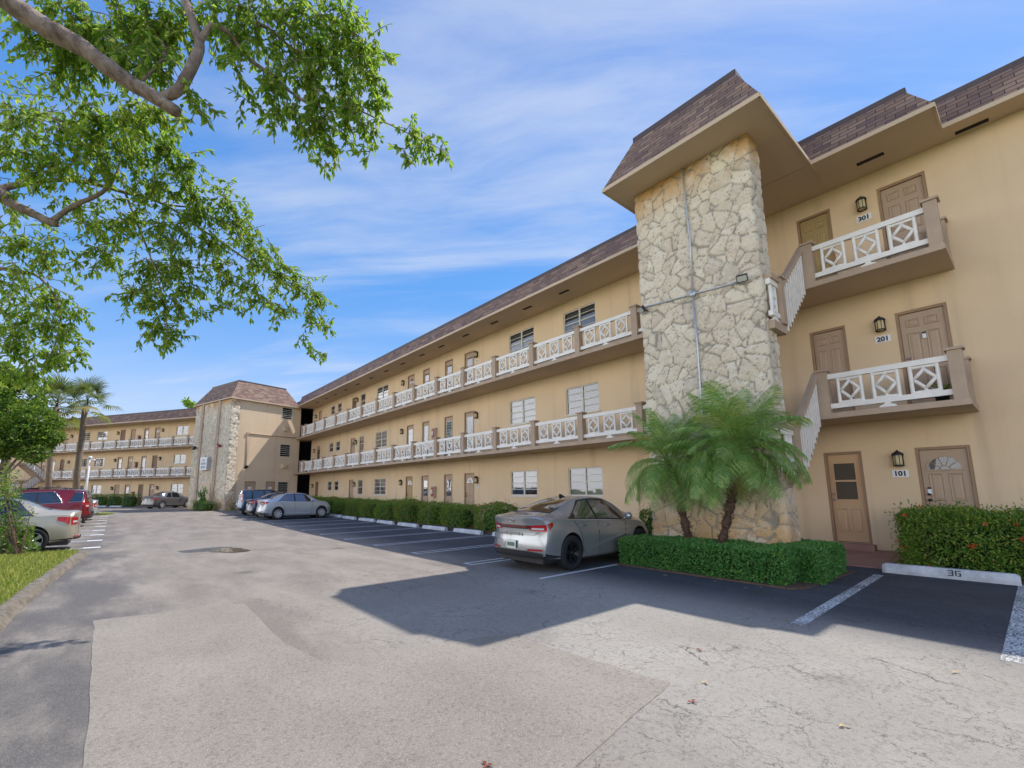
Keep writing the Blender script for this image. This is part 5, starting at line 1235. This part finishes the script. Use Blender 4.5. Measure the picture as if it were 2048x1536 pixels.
    # tail: lamps, plate, lower bumper
    def tail(y,z,off=.008): return c.pt(0,y,z)-V((off,0,0))
    def tailp(y0,y1,zf0,zf1,mat,nm_,off=.008,nu=8,par=t):
        q=MB(); c.patch(q,lambda u,v:tail(y0+(y1-y0)*u,zf0(u)+(zf1(u)-zf0(u))*v,off),nu,3); return q.build(nm_,mat,par)
    hw=interp(c.width,0)*c.W/2
    lo,hi=c.lamp_z
    for sg in (1,-1):
        lm=MB(); yi=c.lamp_in*hw; yo=hw*.99
        c.patch(lm,lambda u,v:tail(sg*(yi+(yo-yi)*u),lo+(c.lamp_taper*(1-u))*(hi-lo)*.5+((hi-lo)*(1-c.lamp_taper*(1-u)))*v,.012),6,3)
        xe=c.lamp_side
        c.patch(lm,lambda u,v:c.side(max(.0,xe*u),(lo+(hi-lo)*v)+(u*.5*(hi-lo))*(.9-v)+c.lamp_rise*u,.03*(1-u)+.012,sg),8,3); lm.build('tail_lamp',M['tail'],t)
        l2=MB(); c.patch(l2,lambda u,v:tail(sg*(yi+(yo-yi)*(.15+.7*u)),lo+(hi-lo)*(.28+.25*v),.016),5,2); l2.build('lamp_lens',M['lens'],t)
    if o.get('lightbar'):
        tailp(-hw*.6,hw*.6,lambda u:lo+(hi-lo)*.48,lambda u:lo+(hi-lo)*.82,M['bar'],'light_bar',.013,14); tailp(-hw*.6,hw*.6,lambda u:lo+(hi-lo)*.34,lambda u:lo+(hi-lo)*.47,M['plastic'],'light_bar_trim',.011,14)
    pz=c.plate_z; pl=tailp(-.155,.155,lambda u:pz-.08,lambda u:pz+.08,M['plate'],'licence_plate',.022,4)
    tailp(-.12,.12,lambda u:pz-.035,lambda u:pz+.035,M['plate_print'],'plate_lettering',.026,4,pl) if detail>1 else None
    zb=interp(c.bot,0)
    bp=MB(); c.patch(bp,lambda u,v:tail(-hw*.93+2*hw*.93*u,zb+.005+(c.diff_z-zb)*v*(1-.35*abs(2*u-1)**4),.014),18,4)
    for sg in (1,-1): c.patch(bp,lambda u,v:c.side(.02+(c.ro-wr*1.2)*u,zb+.005+(c.diff_z-zb)*.75*v*(1-u*.75),.010,sg),8,3)
    bp.build('lower_bumper',M['plastic'],t)
    if detail>1:
        for sg in (1,-1):
            tailp(sg*hw*.55,sg*hw*.93,lambda u:c.diff_z+.012,lambda u:c.diff_z+.045,M['tail'],'reflector',.012,5)
    if o.get('badge'):
        tm=text_mesh(o['badge'],.085,.002,M['chrome'],.002)
        for v in tm.vertices: v.co.x*=1.9
        p=tail(0,lo-.055,.012); obj('lettering',tm,t,p,(math.pi/2,0,-math.pi/2),(.8,1,1))
        em=MB(); em.tube([tail(.075*math.cos(k*math.pi/8),.965+.038*math.sin(k*math.pi/8),.012) for k in range(17)],.006,5); em.tube([tail(-.035,.94,.014),tail(-.02,.99,.014),tail(.02,.945,.014),tail(.035,.99,.014)],.006,5); em.build('emblem',M['chrome'],t)
    # boot shut line
    sl2=MB(); zt=interp(c.top,.0)
    for (y0,z0,y1,z1) in c.boot:
        for sg in (1,-1): 
            P=[tail(sg*(y0+(y1-y0)*k/6),z0+(z1-z0)*k/6,.003) for k in range(7)]
            for a,b_ in zip(P[:-1],P[1:]): sl2.bar(a,b_,.005,4)
    sl2.build('boot_seam',M['plastic'],t)
    # nose: lamps and grille
    for sg in (1,-1):
        hl=MB(); c.patch(hl,lambda u,v:c.side(L-.02-.5*u,(c.hl_z-.05+.12*v)+.07*u-.03*v*u,.012,sg),8,3); c.patch(hl,lambda u,v:c.pt(L,sg*(.45+(interp(c.width,L)*c.W/2*.98-.45)*u),c.hl_z-.05+.1*v)+V((.012,0,0)),5,2); hl.build('headlamp',M['lens'],t)
    gq=MB(); c.patch(gq,lambda u,v:c.pt(L,-.55+1.1*u,.28+.22*v)+V((.01,0,0)),10,3); gq.build('grille',M['plastic'],t)
    # wheels
    for xa in ax:
        for sg in (1,-1):
            cx=V(((xa-L/2)*c.SX,sg*(c.W/2-.125)*c.SY,wr)); MW_=Matrix.Translation(cx)@Matrix.Rotation(-sg*math.pi/2,4,'X')@Matrix.Diagonal((.94,1,1,1))
            ty=MB(); ty.lathe([(wr*.66,-.10),(wr*.93,-.11),(wr,-.08),(wr,.07),(wr*.985,.095),(wr*.93,.108),(wr*.70,.112),(wr*.655,.095)],36,0,MW_); wo=ty.build('wheel',M['tyre'],t)
            rm=MB(); mr=M[rims]; rr_=wr*.665
            rm.lathe([(rr_,.095),(rr_*.97,.105),(rr_*.93,.09),(rr_*.90,.02),(.001,.0)],30,1,MW_)
            ns=o.get('spokes',10); tw=o.get('twist',.0)
            for k in range(ns):
                a=2*math.pi*k/ns; w0,w1=rr_*.13,rr_*(.16 if ns>6 else .26)
                def P(r_,an,h,w,s_): return MW_@V((r_*math.cos(an)-s_*w*math.sin(an),r_*math.sin(an)+s_*w*math.cos(an),h))
                rm.face([P(rr_*.12,a,.085,w0,-1),P(rr_*.12,a,.085,w0,1),P(rr_*.94,a+tw,.098,w1,1),P(rr_*.94,a+tw,.098,w1,-1)],0)
                rm.face([P(rr_*.12,a,.085,w0,1),P(rr_*.12,a,.04,w0,1),P(rr_*.94,a+tw,.05,w1,1),P(rr_*.94,a+tw,.098,w1,1)],0); rm.face([P(rr_*.12,a,.085,w0,-1),P(rr_*.12,a,.04,w0,-1),P(rr_*.94,a+tw,.05,w1,-1),P(rr_*.94,a+tw,.098,w1,-1)],0)
            rm.lathe([(rr_*.17,.07),(rr_*.15,.10),(.001,.104)],12,0,MW_); rm.lathe([(rr_*.99,.096),(rr_*.95,.112),(rr_*.91,.10)],30,0,MW_)
            rm.build('rim',[mr,M['plastic']],wo)
    u_=MB(); u_.box((-L/2+.25)*c.SX,(L/2-.3)*c.SX,-.72*c.SY,.72*c.SY,.16,.30); u_.build('underbody',M['plastic'],t)
    if o.get('fin'):
        f=MB(); x=c.fin_x; z=interp(c.top,x); p=c.pt(x,0,z); f.add([p+V(q) for q in ((-.10,-.02,-.01),(-.10,.02,-.01),(.10,.015,-.01),(.10,-.015,-.01),(-.11,-.005,.065),(-.11,.005,.065),(-.04,.004,.06),(-.04,-.004,.06))],[(0,1,5,4),(1,2,6,5),(2,3,7,6),(3,0,4,7),(4,5,6,7)]); f.build('antenna_fin',M['plastic'],t)
    if o.get('rack'):
        for sg in (1,-1):
            f=MB(); xs_=[1.1+ (L*.60-1.1)*k/8 for k in range(9)]; f.tube([c.pt(x,sg*interp(c.roofw,x)*c.W/2*.93,interp(c.top,x)+.045) for x in xs_],.02,6); 
            for x in (1.12,L*.6-.02): f.bar(c.pt(x,sg*interp(c.roofw,x)*c.W/2*.93,interp(c.top,x)-.03),c.pt(x,sg*interp(c.roofw,x)*c.W/2*.93,interp(c.top,x)+.05),.022,6)
            f.build('roof_rail',M['dark'],t)
    if o.get('spoiler'):
        f=MB(); 
        c.patch(f,lambda u,v:c.pt(c.sp_x-.16*v,(-.50+1.0*u)*interp(c.roofw,c.sp_x)*c.W*.92,interp(c.top,c.sp_x)+.012-.02*v-.03*abs(2*u-1)**3),12,3); f.build('spoiler',paint,t)
    return t
def seam(x0,x1,zb,ztop,rk=.0): return [(x0+(x1-x0)*k/8+rk*math.sin(math.pi*k/8),zb+(ztop-zb)*k/8) for k in range(9)]
FAST=Car(L=4.68,W=1.825,wb=2.72,ro=1.02,wr=.335,rb=.26,fb=.5,
 width=[(0,.93),(.3,.965),(1,1),(3.2,1),(4.2,.965),(4.68,.86)],bot=[(0,.27),(.5,.21),(1,.17),(3.7,.17),(4.68,.20)],
 top=[(0,1.035),(.10,1.06),(.35,1.085),(.62,1.12),(1.2,1.285),(1.75,1.40),(2.2,1.422),(2.6,1.405),(3.0,1.29),(3.45,1.06),(3.7,.965),(4.2,.87),(4.55,.76),(4.68,.68)],
 belt=[(0,.985),(.5,1.0),(1.0,.985),(2,.945),(3.2,.90),(3.7,.87),(4.68,.62)],roofw=[(0,.78),(.5,.70),(1.2,.60),(1.8,.56),(2.5,.57),(3.1,.64),(3.5,.74),(3.8,.80),(4.68,.70)],
 waist=[(0,.62),(1,.66),(3,.60),(4.68,.52)],rear=[(.2,.16),(.30,.03),(.50,.0),(.66,.04),(.80,.09),(.90,.06),(1.0,.0),(1.06,-.015)],front=[(.2,.1),(.4,0),(.6,.05),(.75,.2)],
 glass=[(.98,1.66,1.98,1.98),(2.06,2.06,3.12,2.66)],rearglass=(.66,1.62),screen=(2.70,3.42),
 seams=[seam(1.42,1.12,.34,.97,.10),seam(2.02,2.02,.24,.94),seam(3.02,3.14,.24,.90),[(1.42,.34),(1.55,.27),(1.8,.245),(2.4,.24),(3.02,.24)]],handles=[1.42,2.32],mirror=3.02,
 creases=[(1.0,.80,3.6,.74,.10),(1.5,.36,3.3,.66,.07)],lamp_z=(.76,.90),lamp_in=.55,lamp_side=.42,lamp_taper=.35,lamp_rise=.05,plate_z=.51,diff_z=.40,hl_z=.66,boot=[(0,.70,.60,.70),(.60,.70,.72,.80)],fin_x=1.78)
SED=Car(L=4.63,W=1.78,wb=2.70,ro=1.02,wr=.325,rb=.24,fb=.5,
 width=[(0,.93),(.3,.97),(1,1),(3.2,1),(4.2,.965),(4.63,.84)],bot=[(0,.30),(.5,.22),(1,.17),(3.7,.17),(4.63,.20)],
 top=[(0,1.04),(.12,1.075),(.5,1.10),(.8,1.16),(1.3,1.345),(1.75,1.425),(2.2,1.44),(2.6,1.41),(3.0,1.28),(3.4,1.07),(3.7,.99),(4.2,.90),(4.5,.80),(4.63,.70)],
 belt=[(0,.98),(.5,1.0),(1.0,.99),(2,.96),(3.2,.93),(3.7,.90),(4.63,.64)],roofw=[(0,.78),(.5,.72),(1.2,.64),(1.8,.60),(2.5,.61),(3.1,.67),(3.5,.75),(3.8,.80),(4.63,.70)],
 waist=[(0,.62),(1,.66),(3,.60),(4.63,.52)],rear=[(.2,.12),(.32,.0),(.55,.02),(.75,.08),(.95,.05),(1.05,.02)],front=[(.2,.1),(.4,0),(.6,.06),(.75,.2)],
 glass=[(1.0,1.46,1.98,1.98),(2.06,2.06,3.2,2.70)],rearglass=(.74,1.5),screen=(2.72,3.40),
 seams=[seam(1.42,1.12,.36,.98,.12),seam(2.02,2.02,.24,.95),seam(3.05,3.12,.24,.92),[(1.42,.34),(1.6,.26),(2.4,.25),(3.05,.24)]],handles=[1.38,2.28],mirror=3.0,
 creases=[(1.3,.34,3.2,.34,.06)],lamp_z=(.82,.96),lamp_in=.5,lamp_side=.42,lamp_taper=.3,lamp_rise=.02,plate_z=.72,diff_z=.42,hl_z=.70,boot=[(0,.66,.55,.66),(.55,.66,.66,.92)],fin_x=1.6)
OLD=Car(L=4.65,W=1.78,wb=2.65,ro=1.05,wr=.325,rb=.24,fb=.4,
 width=[(0,.92),(.3,.97),(1,1),(3.2,1),(4.2,.965),(4.65,.86)],bot=[(0,.30),(.5,.24),(1,.19),(3.7,.19),(4.65,.22)],
 top=[(0,1.03),(.10,1.07),(.6,1.10),(.85,1.15),(1.4,1.38),(1.8,1.465),(2.3,1.475),(2.7,1.43),(3.1,1.27),(3.45,1.07),(3.8,1.0),(4.3,.93),(4.55,.84),(4.65,.74)],
 belt=[(0,.97),(.5,.985),(1.0,.97),(2,.94),(3.2,.91),(3.7,.89),(4.65,.66)],roofw=[(0,.80),(.5,.74),(1.2,.66),(1.8,.62),(2.5,.63),(3.1,.68),(3.5,.76),(3.8,.80),(4.65,.72)],
 waist=[(0,.62),(1,.64),(3,.60),(4.65,.54)],rear=[(.2,.12),(.32,.0),(.55,.0),(.66,.05),(.95,.05),(1.05,.03)],front=[(.2,.1),(.4,0),(.6,.03),(.8,.15)],
 glass=[(1.12,1.5,2.0,2.0),(2.08,2.08,3.2,2.76)],rearglass=(.80,1.58),screen=(2.76,3.42),
 seams=[seam(1.46,1.16,.38,.95,.12),seam(2.04,2.04,.26,.93),seam(3.05,3.12,.26,.9),[(1.46,.36),(1.6,.28),(2.4,.26),(3.05,.26)]],handles=[1.40,2.28],mirror=3.0,
 creases=[],lamp_z=(.70,.91),lamp_in=.62,lamp_side=.55,lamp_taper=.2,lamp_rise=.03,plate_z=.75,diff_z=.36,hl_z=.72,boot=[(0,.68,.60,.68),(.60,.68,.64,.95)],fin_x=1.7)
SUV=Car(L=4.75,W=1.84,wb=2.86,ro=.98,wr=.365,rb=.28,fb=.45,
 width=[(0,.92),(.3,.97),(1,1),(3.2,1),(4.2,.97),(4.75,.86)],bot=[(0,.36),(.5,.27),(1,.22),(3.8,.22),(4.75,.26)],
 top=[(0,1.12),(.06,1.30),(.20,1.52),(.38,1.62),(.8,1.655),(1.6,1.685),(2.3,1.68),(2.8,1.60),(3.2,1.40),(3.6,1.16),(3.8,1.10),(4.3,1.03),(4.6,.92),(4.75,.80)],
 belt=[(0,1.08),(.5,1.12),(1.0,1.09),(2,1.04),(3.2,1.01),(3.8,.98),(4.75,.74)],roofw=[(0,.80),(.2,.72),(.8,.66),(1.8,.66),(2.6,.66),(3.2,.70),(3.6,.78),(3.9,.82),(4.75,.74)],
 waist=[(0,.70),(1,.72),(3,.68),(4.75,.6)],rear=[(.2,.14),(.42,.0),(.62,.0),(.72,.07),(1.0,.08),(1.2,.12),(1.6,.16)],front=[(.2,.1),(.5,0),(.8,.05),(.95,.2)],
 glass=[(.40,.40,.86,.70),(1.18,1.5,1.30,1.56),(1.34,1.60,2.06,2.06),(2.14,2.14,3.28,2.84)],rearglass=(.05,.30),screen=(2.84,3.58),
 seams=[seam(1.40,1.30,.46,1.06,.06),seam(2.10,2.10,.30,1.03),seam(3.10,3.18,.30,1.0),[(1.5,.40),(1.7,.33),(2.4,.31),(3.1,.30)]],handles=[1.48,2.36],mirror=3.1,
 dlo=[(0,0),(1,3)],dtop=.84,creases=[(.9,.92,3.9,.84,.06)],lamp_z=(.84,1.06),lamp_in=.66,lamp_side=.34,lamp_taper=.1,lamp_rise=.06,plate_z=.80,diff_z=.56,hl_z=.86,boot=[(0,.64,.62,.64),(.62,.64,.66,.9)],fin_x=.8,sp_x=.30)
BOX=Car(L=4.14,W=1.79,wb=2.57,ro=.78,wr=.335,rb=.2,fb=.45,
 width=[(0,.94),(.3,.98),(1,1),(3.0,1),(3.7,.97),(4.14,.86)],bot=[(0,.32),(.5,.25),(1,.20),(3.4,.20),(4.14,.24)],
 top=[(0,1.22),(.04,1.40),(.12,1.54),(.3,1.595),(.8,1.61),(1.8,1.61),(2.3,1.58),(2.6,1.48),(2.9,1.30),(3.2,1.10),(3.4,1.04),(3.8,.98),(4.05,.86),(4.14,.76)],
 belt=[(0,1.06),(.5,1.08),(1.0,1.05),(2,1.0),(3.0,.96),(3.4,.93),(4.14,.7)],roofw=[(0,.80),(.2,.76),(.8,.72),(1.8,.71),(2.5,.71),(3.0,.74),(3.3,.80),(4.14,.74)],
 waist=[(0,.66),(1,.70),(3,.66),(4.14,.58)],rear=[(.2,.12),(.4,.0),(.62,.0),(.72,.05),(1.0,.06),(1.5,.12)],front=[(.2,.1),(.5,0),(.8,.05),(.95,.2)],
 glass=[(.35,.42,.80,.80),(.9,.9,1.6,1.6),(1.68,1.68,2.8,2.5)],rearglass=(.02,.16),screen=(2.5,3.2),
 seams=[seam(1.05,.9,.40,1.02,.08),seam(1.64,1.64,.28,1.0),seam(2.7,2.76,.28,.96)],handles=[1.1,1.85],mirror=2.7,
 creases=[],lamp_z=(.84,1.32),lamp_in=.78,lamp_side=.16,lamp_taper=0,lamp_rise=0,plate_z=.72,diff_z=.52,hl_z=.84,boot=[(0,.6,.62,.6)],fin_x=.7,sp_x=.25)
P_GREY=carpaint('paint_silver_grey',(.40,.41,.415,1),.6,.25); P_SIL=carpaint('paint_light_silver',(.50,.54,.58,1),.45,.3); P_NAVY=carpaint('paint_navy',(.012,.022,.07,1),.3,.25); P_BLUE=carpaint('paint_blue',(.03,.07,.14,1),.4,.25)
P_BEIGE=carpaint('paint_champagne',(.50,.45,.36,1),.45,.3); P_RED=carpaint('paint_dark_red',(.20,.012,.02,1),.35,.22); P_DGREY=carpaint('paint_dark_grey',(.14,.14,.15,1),.5,.28); P_WHITE=carpaint('paint_white',(.75,.75,.75,1),.0,.35)
def park(c,rear_x,y,rz,axis=1):
    # centre of a car whose rear bumper is at rear_x, pointing along +x (axis 1) or -x
    x=rear_x+axis*c.L*c.SX/2; return (x,y,gz(x,y)-.002)
build_car('parked_car','silver grey fastback sedan with black wheels parked nose in beside the box hedge',FAST,P_GREY,park(FAST,6.17,6.93,0),0,'cars parked on the lot','alloy_dark',2,lightbar=True,badge='ELANTRA',fin=True,spokes=5,twist=.5,sillmat=P_GREY)
build_car('parked_car','light silver sedan with pale multi spoke wheels, nose to the bushes mid lot',SED,P_SIL,park(SED,6.02,27.45,0),0,'cars parked on the lot','alloy',2,fin=True,spokes=9,sillmat=P_SIL)
build_car('parked_car','navy sedan parked between the light silver sedan and the blue boxy car',SED,P_NAVY,park(SED,5.95,29.75,0),0,'cars parked on the lot','alloy',1)
build_car('parked_car','dark blue boxy hatchback with tall red lamps nearest the corner tower',BOX,P_BLUE,park(BOX,5.95,32.6,0),0,'cars parked on the lot','alloy',1,rack=False,spokes=5)
build_car('parked_car','champagne beige sedan half hidden by the flowering shrub on the left',OLD,P_BEIGE,park(OLD,-.66,17.95,math.pi,-1),math.pi,'cars parked on the lot','alloy',2,spokes=5,sillmat=P_BEIGE)
build_car('parked_car','dark red sport utility car with chrome window trim behind the beige sedan',SUV,P_RED,park(SUV,-.74,28.2,math.pi,-1),math.pi,'cars parked on the lot','alloy',2,rack=True,chrome_dlo=True,spoiler=True,spokes=5)
build_car('parked_car','grey sport utility car just showing behind the red one',SUV,P_DGREY,park(SUV,-.75,31.0,math.pi,-1),math.pi,'cars parked on the lot','alloy',1,rack=True)
build_car('parked_car','pale silver sedan whose tail shows past the two sport utility cars',OLD,P_SIL,park(OLD,-.62,33.6,math.pi,-1),math.pi,'cars parked on the lot','alloy',1)
q=OW+ww*(-1.1)-nn*4.1; build_car('parked_car','dark grey sedan nose in before the far wing hedge, half in shade',OLD,P_DGREY,(q.x,q.y,gz(q.x,q.y)),WA-math.pi/2,'cars parked on the lot','alloy',1,spokes=7)
B=at_depth(66,977,40); build_car('parked_car','white sport utility car, only its roof visible behind the red car',SUV,P_WHITE,(B.x-.5,B.y,gz(B.x,B.y)),math.pi,'cars parked on the lot','alloy',1,rack=True)
# person in a pale shirt, seen past the car roofs by the far stairs
def person(label,loc,rz):
    t=thing('person',label,'person',loc,rz); bmv=[(0,0,.92),(0,0,1.12),(0,0,1.36),(0,0,1.46),(0,.02,1.52),(0,.0,1.40)]
    me=bpy.data.meshes.new('body'); J=[(0,0,.94),(0,0,1.15),(0,.0,1.38),(0,.015,1.50),(0,.03,1.62),(0,.02,1.72),(.17,0,1.40),(.22,.0,1.12),(.21,.07,.88),(.205,.09,.79),(-.17,0,1.40),(-.22,0,1.12),(-.21,.07,.88),(-.205,.09,.79),(.09,0,.86),(.10,.02,.48),(.10,-.01,.08),(.10,.14,.03),(-.09,0,.86),(-.10,.0,.48),(-.10,-.03,.08),(-.10,.12,.03)]
    E=[(0,1),(1,2),(2,3),(3,4),(4,5),(2,6),(6,7),(7,8),(8,9),(2,10),(10,11),(11,12),(12,13),(0,14),(14,15),(15,16),(16,17),(0,18),(18,19),(19,20),(20,21)]
    rad=[.14,.13,.14,.055,.085,.075,.06,.045,.035,.03,.06,.045,.035,.03,.085,.06,.045,.035,.085,.06,.045,.035]
    me.from_pydata(J,E,[]); o=obj('body',me,t); sk=o.modifiers.new('skin','SKIN'); 
    for v,r_ in zip(me.skin_vertices[0].data if me.skin_vertices else [],rad): v.radius=(r_,r_*.8)
    if me.skin_vertices: me.skin_vertices[0].data[0].use_root=True
    ss=o.modifiers.new('sub','SUBSURF'); ss.levels=1; ss.render_levels=2
    bpy.context.view_layer.update(); dg=bpy.context.evaluated_depsgraph_get(); nm=bpy.data.meshes.new_from_object(o.evaluated_get(dg)); o.modifiers.clear(); o.data=nm
    nm.materials.clear()
    for c_ in ((.42,.24,.16,1),(.62,.58,.74,1),(.05,.06,.10,1)): nm.materials.append(simple('person_tone',c_,.8))
    for p in nm.polygons: p.use_smooth=True; z=p.center.z; p.material_index=0 if z>1.46 or (abs(p.center.x)>.17 and z<1.1) else 1 if z>.92 else 2
    h=MB(); h.lathe([(.001,.13),(.06,.115),(.10,.06),(.108,0),(.10,-.05),(.085,-.06)],14,0,Matrix.Translation((0,.005,1.66))); h.build('hair',M['dark'],t); return t
B=at_depth(50,975,44); person('dark haired person in a pale lilac shirt seen past the white car roof',(B.x,B.y,-.02),R(150))
# ------------------------------------------------------------------ sky and sun
SUN=V((.645,-.14,1)).normalized(); el=math.asin(SUN.z); az=math.atan2(SUN.x,SUN.y)
wd=bpy.data.worlds.new('World'); scene.world=wd; wd.use_nodes=True; t=NT.__new__(NT); t.t=wd.node_tree; t.n=t.t.nodes; t.n.clear()
out=t.n.new('ShaderNodeOutputWorld'); bg=t.n.new('ShaderNodeBackground')
sky=t.node('ShaderNodeTexSky',{'sky_type':'NISHITA','sun_disc':False,'sun_elevation':el,'sun_rotation':az,'air_density':1.0,'dust_density':.6,'ozone_density':2.5,'altitude':0})
g=t.node('ShaderNodeTexCoord').outputs['Generated']; sp=t.node('ShaderNodeSeparateXYZ'); t.link(g,sp.inputs[0])
zz=t.math('ADD',t.math('MAXIMUM',sp.outputs[2],0),.16)
cv=t.node('ShaderNodeCombineXYZ'); t.link(t.math('DIVIDE',sp.outputs[0],zz),cv.inputs[0]); t.link(t.math('DIVIDE',sp.outputs[1],zz),cv.inputs[1])
P=t.mapping(t.mapping(cv.outputs[0],(1,1,1),(0,0,YAW)),(.50,.95,1),(0,0,R(10)),(CLX,CLY,0))
warp=t.node('ShaderNodeTexNoise',Scale=1.1,Detail=3.); t.link(P,warp.inputs['Vector'])
wv=t.node('ShaderNodeVectorMath',{'operation':'MULTIPLY_ADD'}); t.link(warp.outputs['Color'],wv.inputs[0]); wv.inputs[1].default_value=(.5,.5,0); t.link(P,wv.inputs[2])
big=t.noise(wv.outputs[0],.75,5,.50); fine=t.noise(t.mapping(wv.outputs[0],(1,2.3,1)),2.6,8,.62)
den=t.math('ADD',t.math('MULTIPLY',big,.72),t.math('MULTIPLY',fine,.34))
cl=t.maprange(den,.45,.70,0,.66)
z=t.math('MAXIMUM',sp.outputs[2],0)
grad=t.ramp(z,[(0,(.38,.58,.93,1)),(.16,(.23,.46,.90,1)),(.42,(.068,.32,.83,1)),(1,(.035,.16,.62,1))])
nis=t.mix(1.0,sky.outputs[0],(.30,.30,.30,1),'MULTIPLY')
base=t.mix(.80,nis,grad)
hz=t.math('MULTIPLY',t.maprange(sp.outputs[2],.34,.03),t.maprange(den,.34,.62,.12,.62))
cl2=t.math('MAXIMUM',cl,hz)
fill_bank=t.math('MULTIPLY',t.maprange(sp.outputs[0],-.05,-.40),t.maprange(sp.outputs[2],.50,.16))     # added bright bank in the unseen western sky, fill for the shaded facade
cl3=t.math('MAXIMUM',cl2,t.math('MULTIPLY',fill_bank,t.maprange(den,.30,.55,.6,1)))
cc=t.mix(fill_bank,CLOUD,(3.0,3.0,3.05,1))
mixc=t.mix(cl3,base,cc)
t.link(mixc,bg.inputs[0]); bg.inputs[1].default_value=SKY; t.link(bg.outputs[0],out.inputs[0])
sl_=bpy.data.lights.new('sun','SUN'); sl_.energy=SUNE; sl_.angle=R(.53); sl_.color=(1,.955,.88); so=bpy.data.objects.new('sun',sl_); col.objects.link(so); so.rotation_mode='QUATERNION'; so.rotation_quaternion=SUN.to_track_quat('Z','Y'); so.location=(20,0,40)
scene.view_settings.view_transform='Standard'; scene.view_settings.look='None'; scene.view_settings.exposure=0; scene.view_settings.gamma=1
scene.render.engine='CYCLES'
try:
    scene.cycles.use_denoising=True; scene.cycles.max_bounces=8; scene.cycles.diffuse_bounces=4; scene.cycles.transparent_max_bounces=16; scene.cycles.caustics_reflective=False; scene.cycles.caustics_refractive=False
except Exception: pass
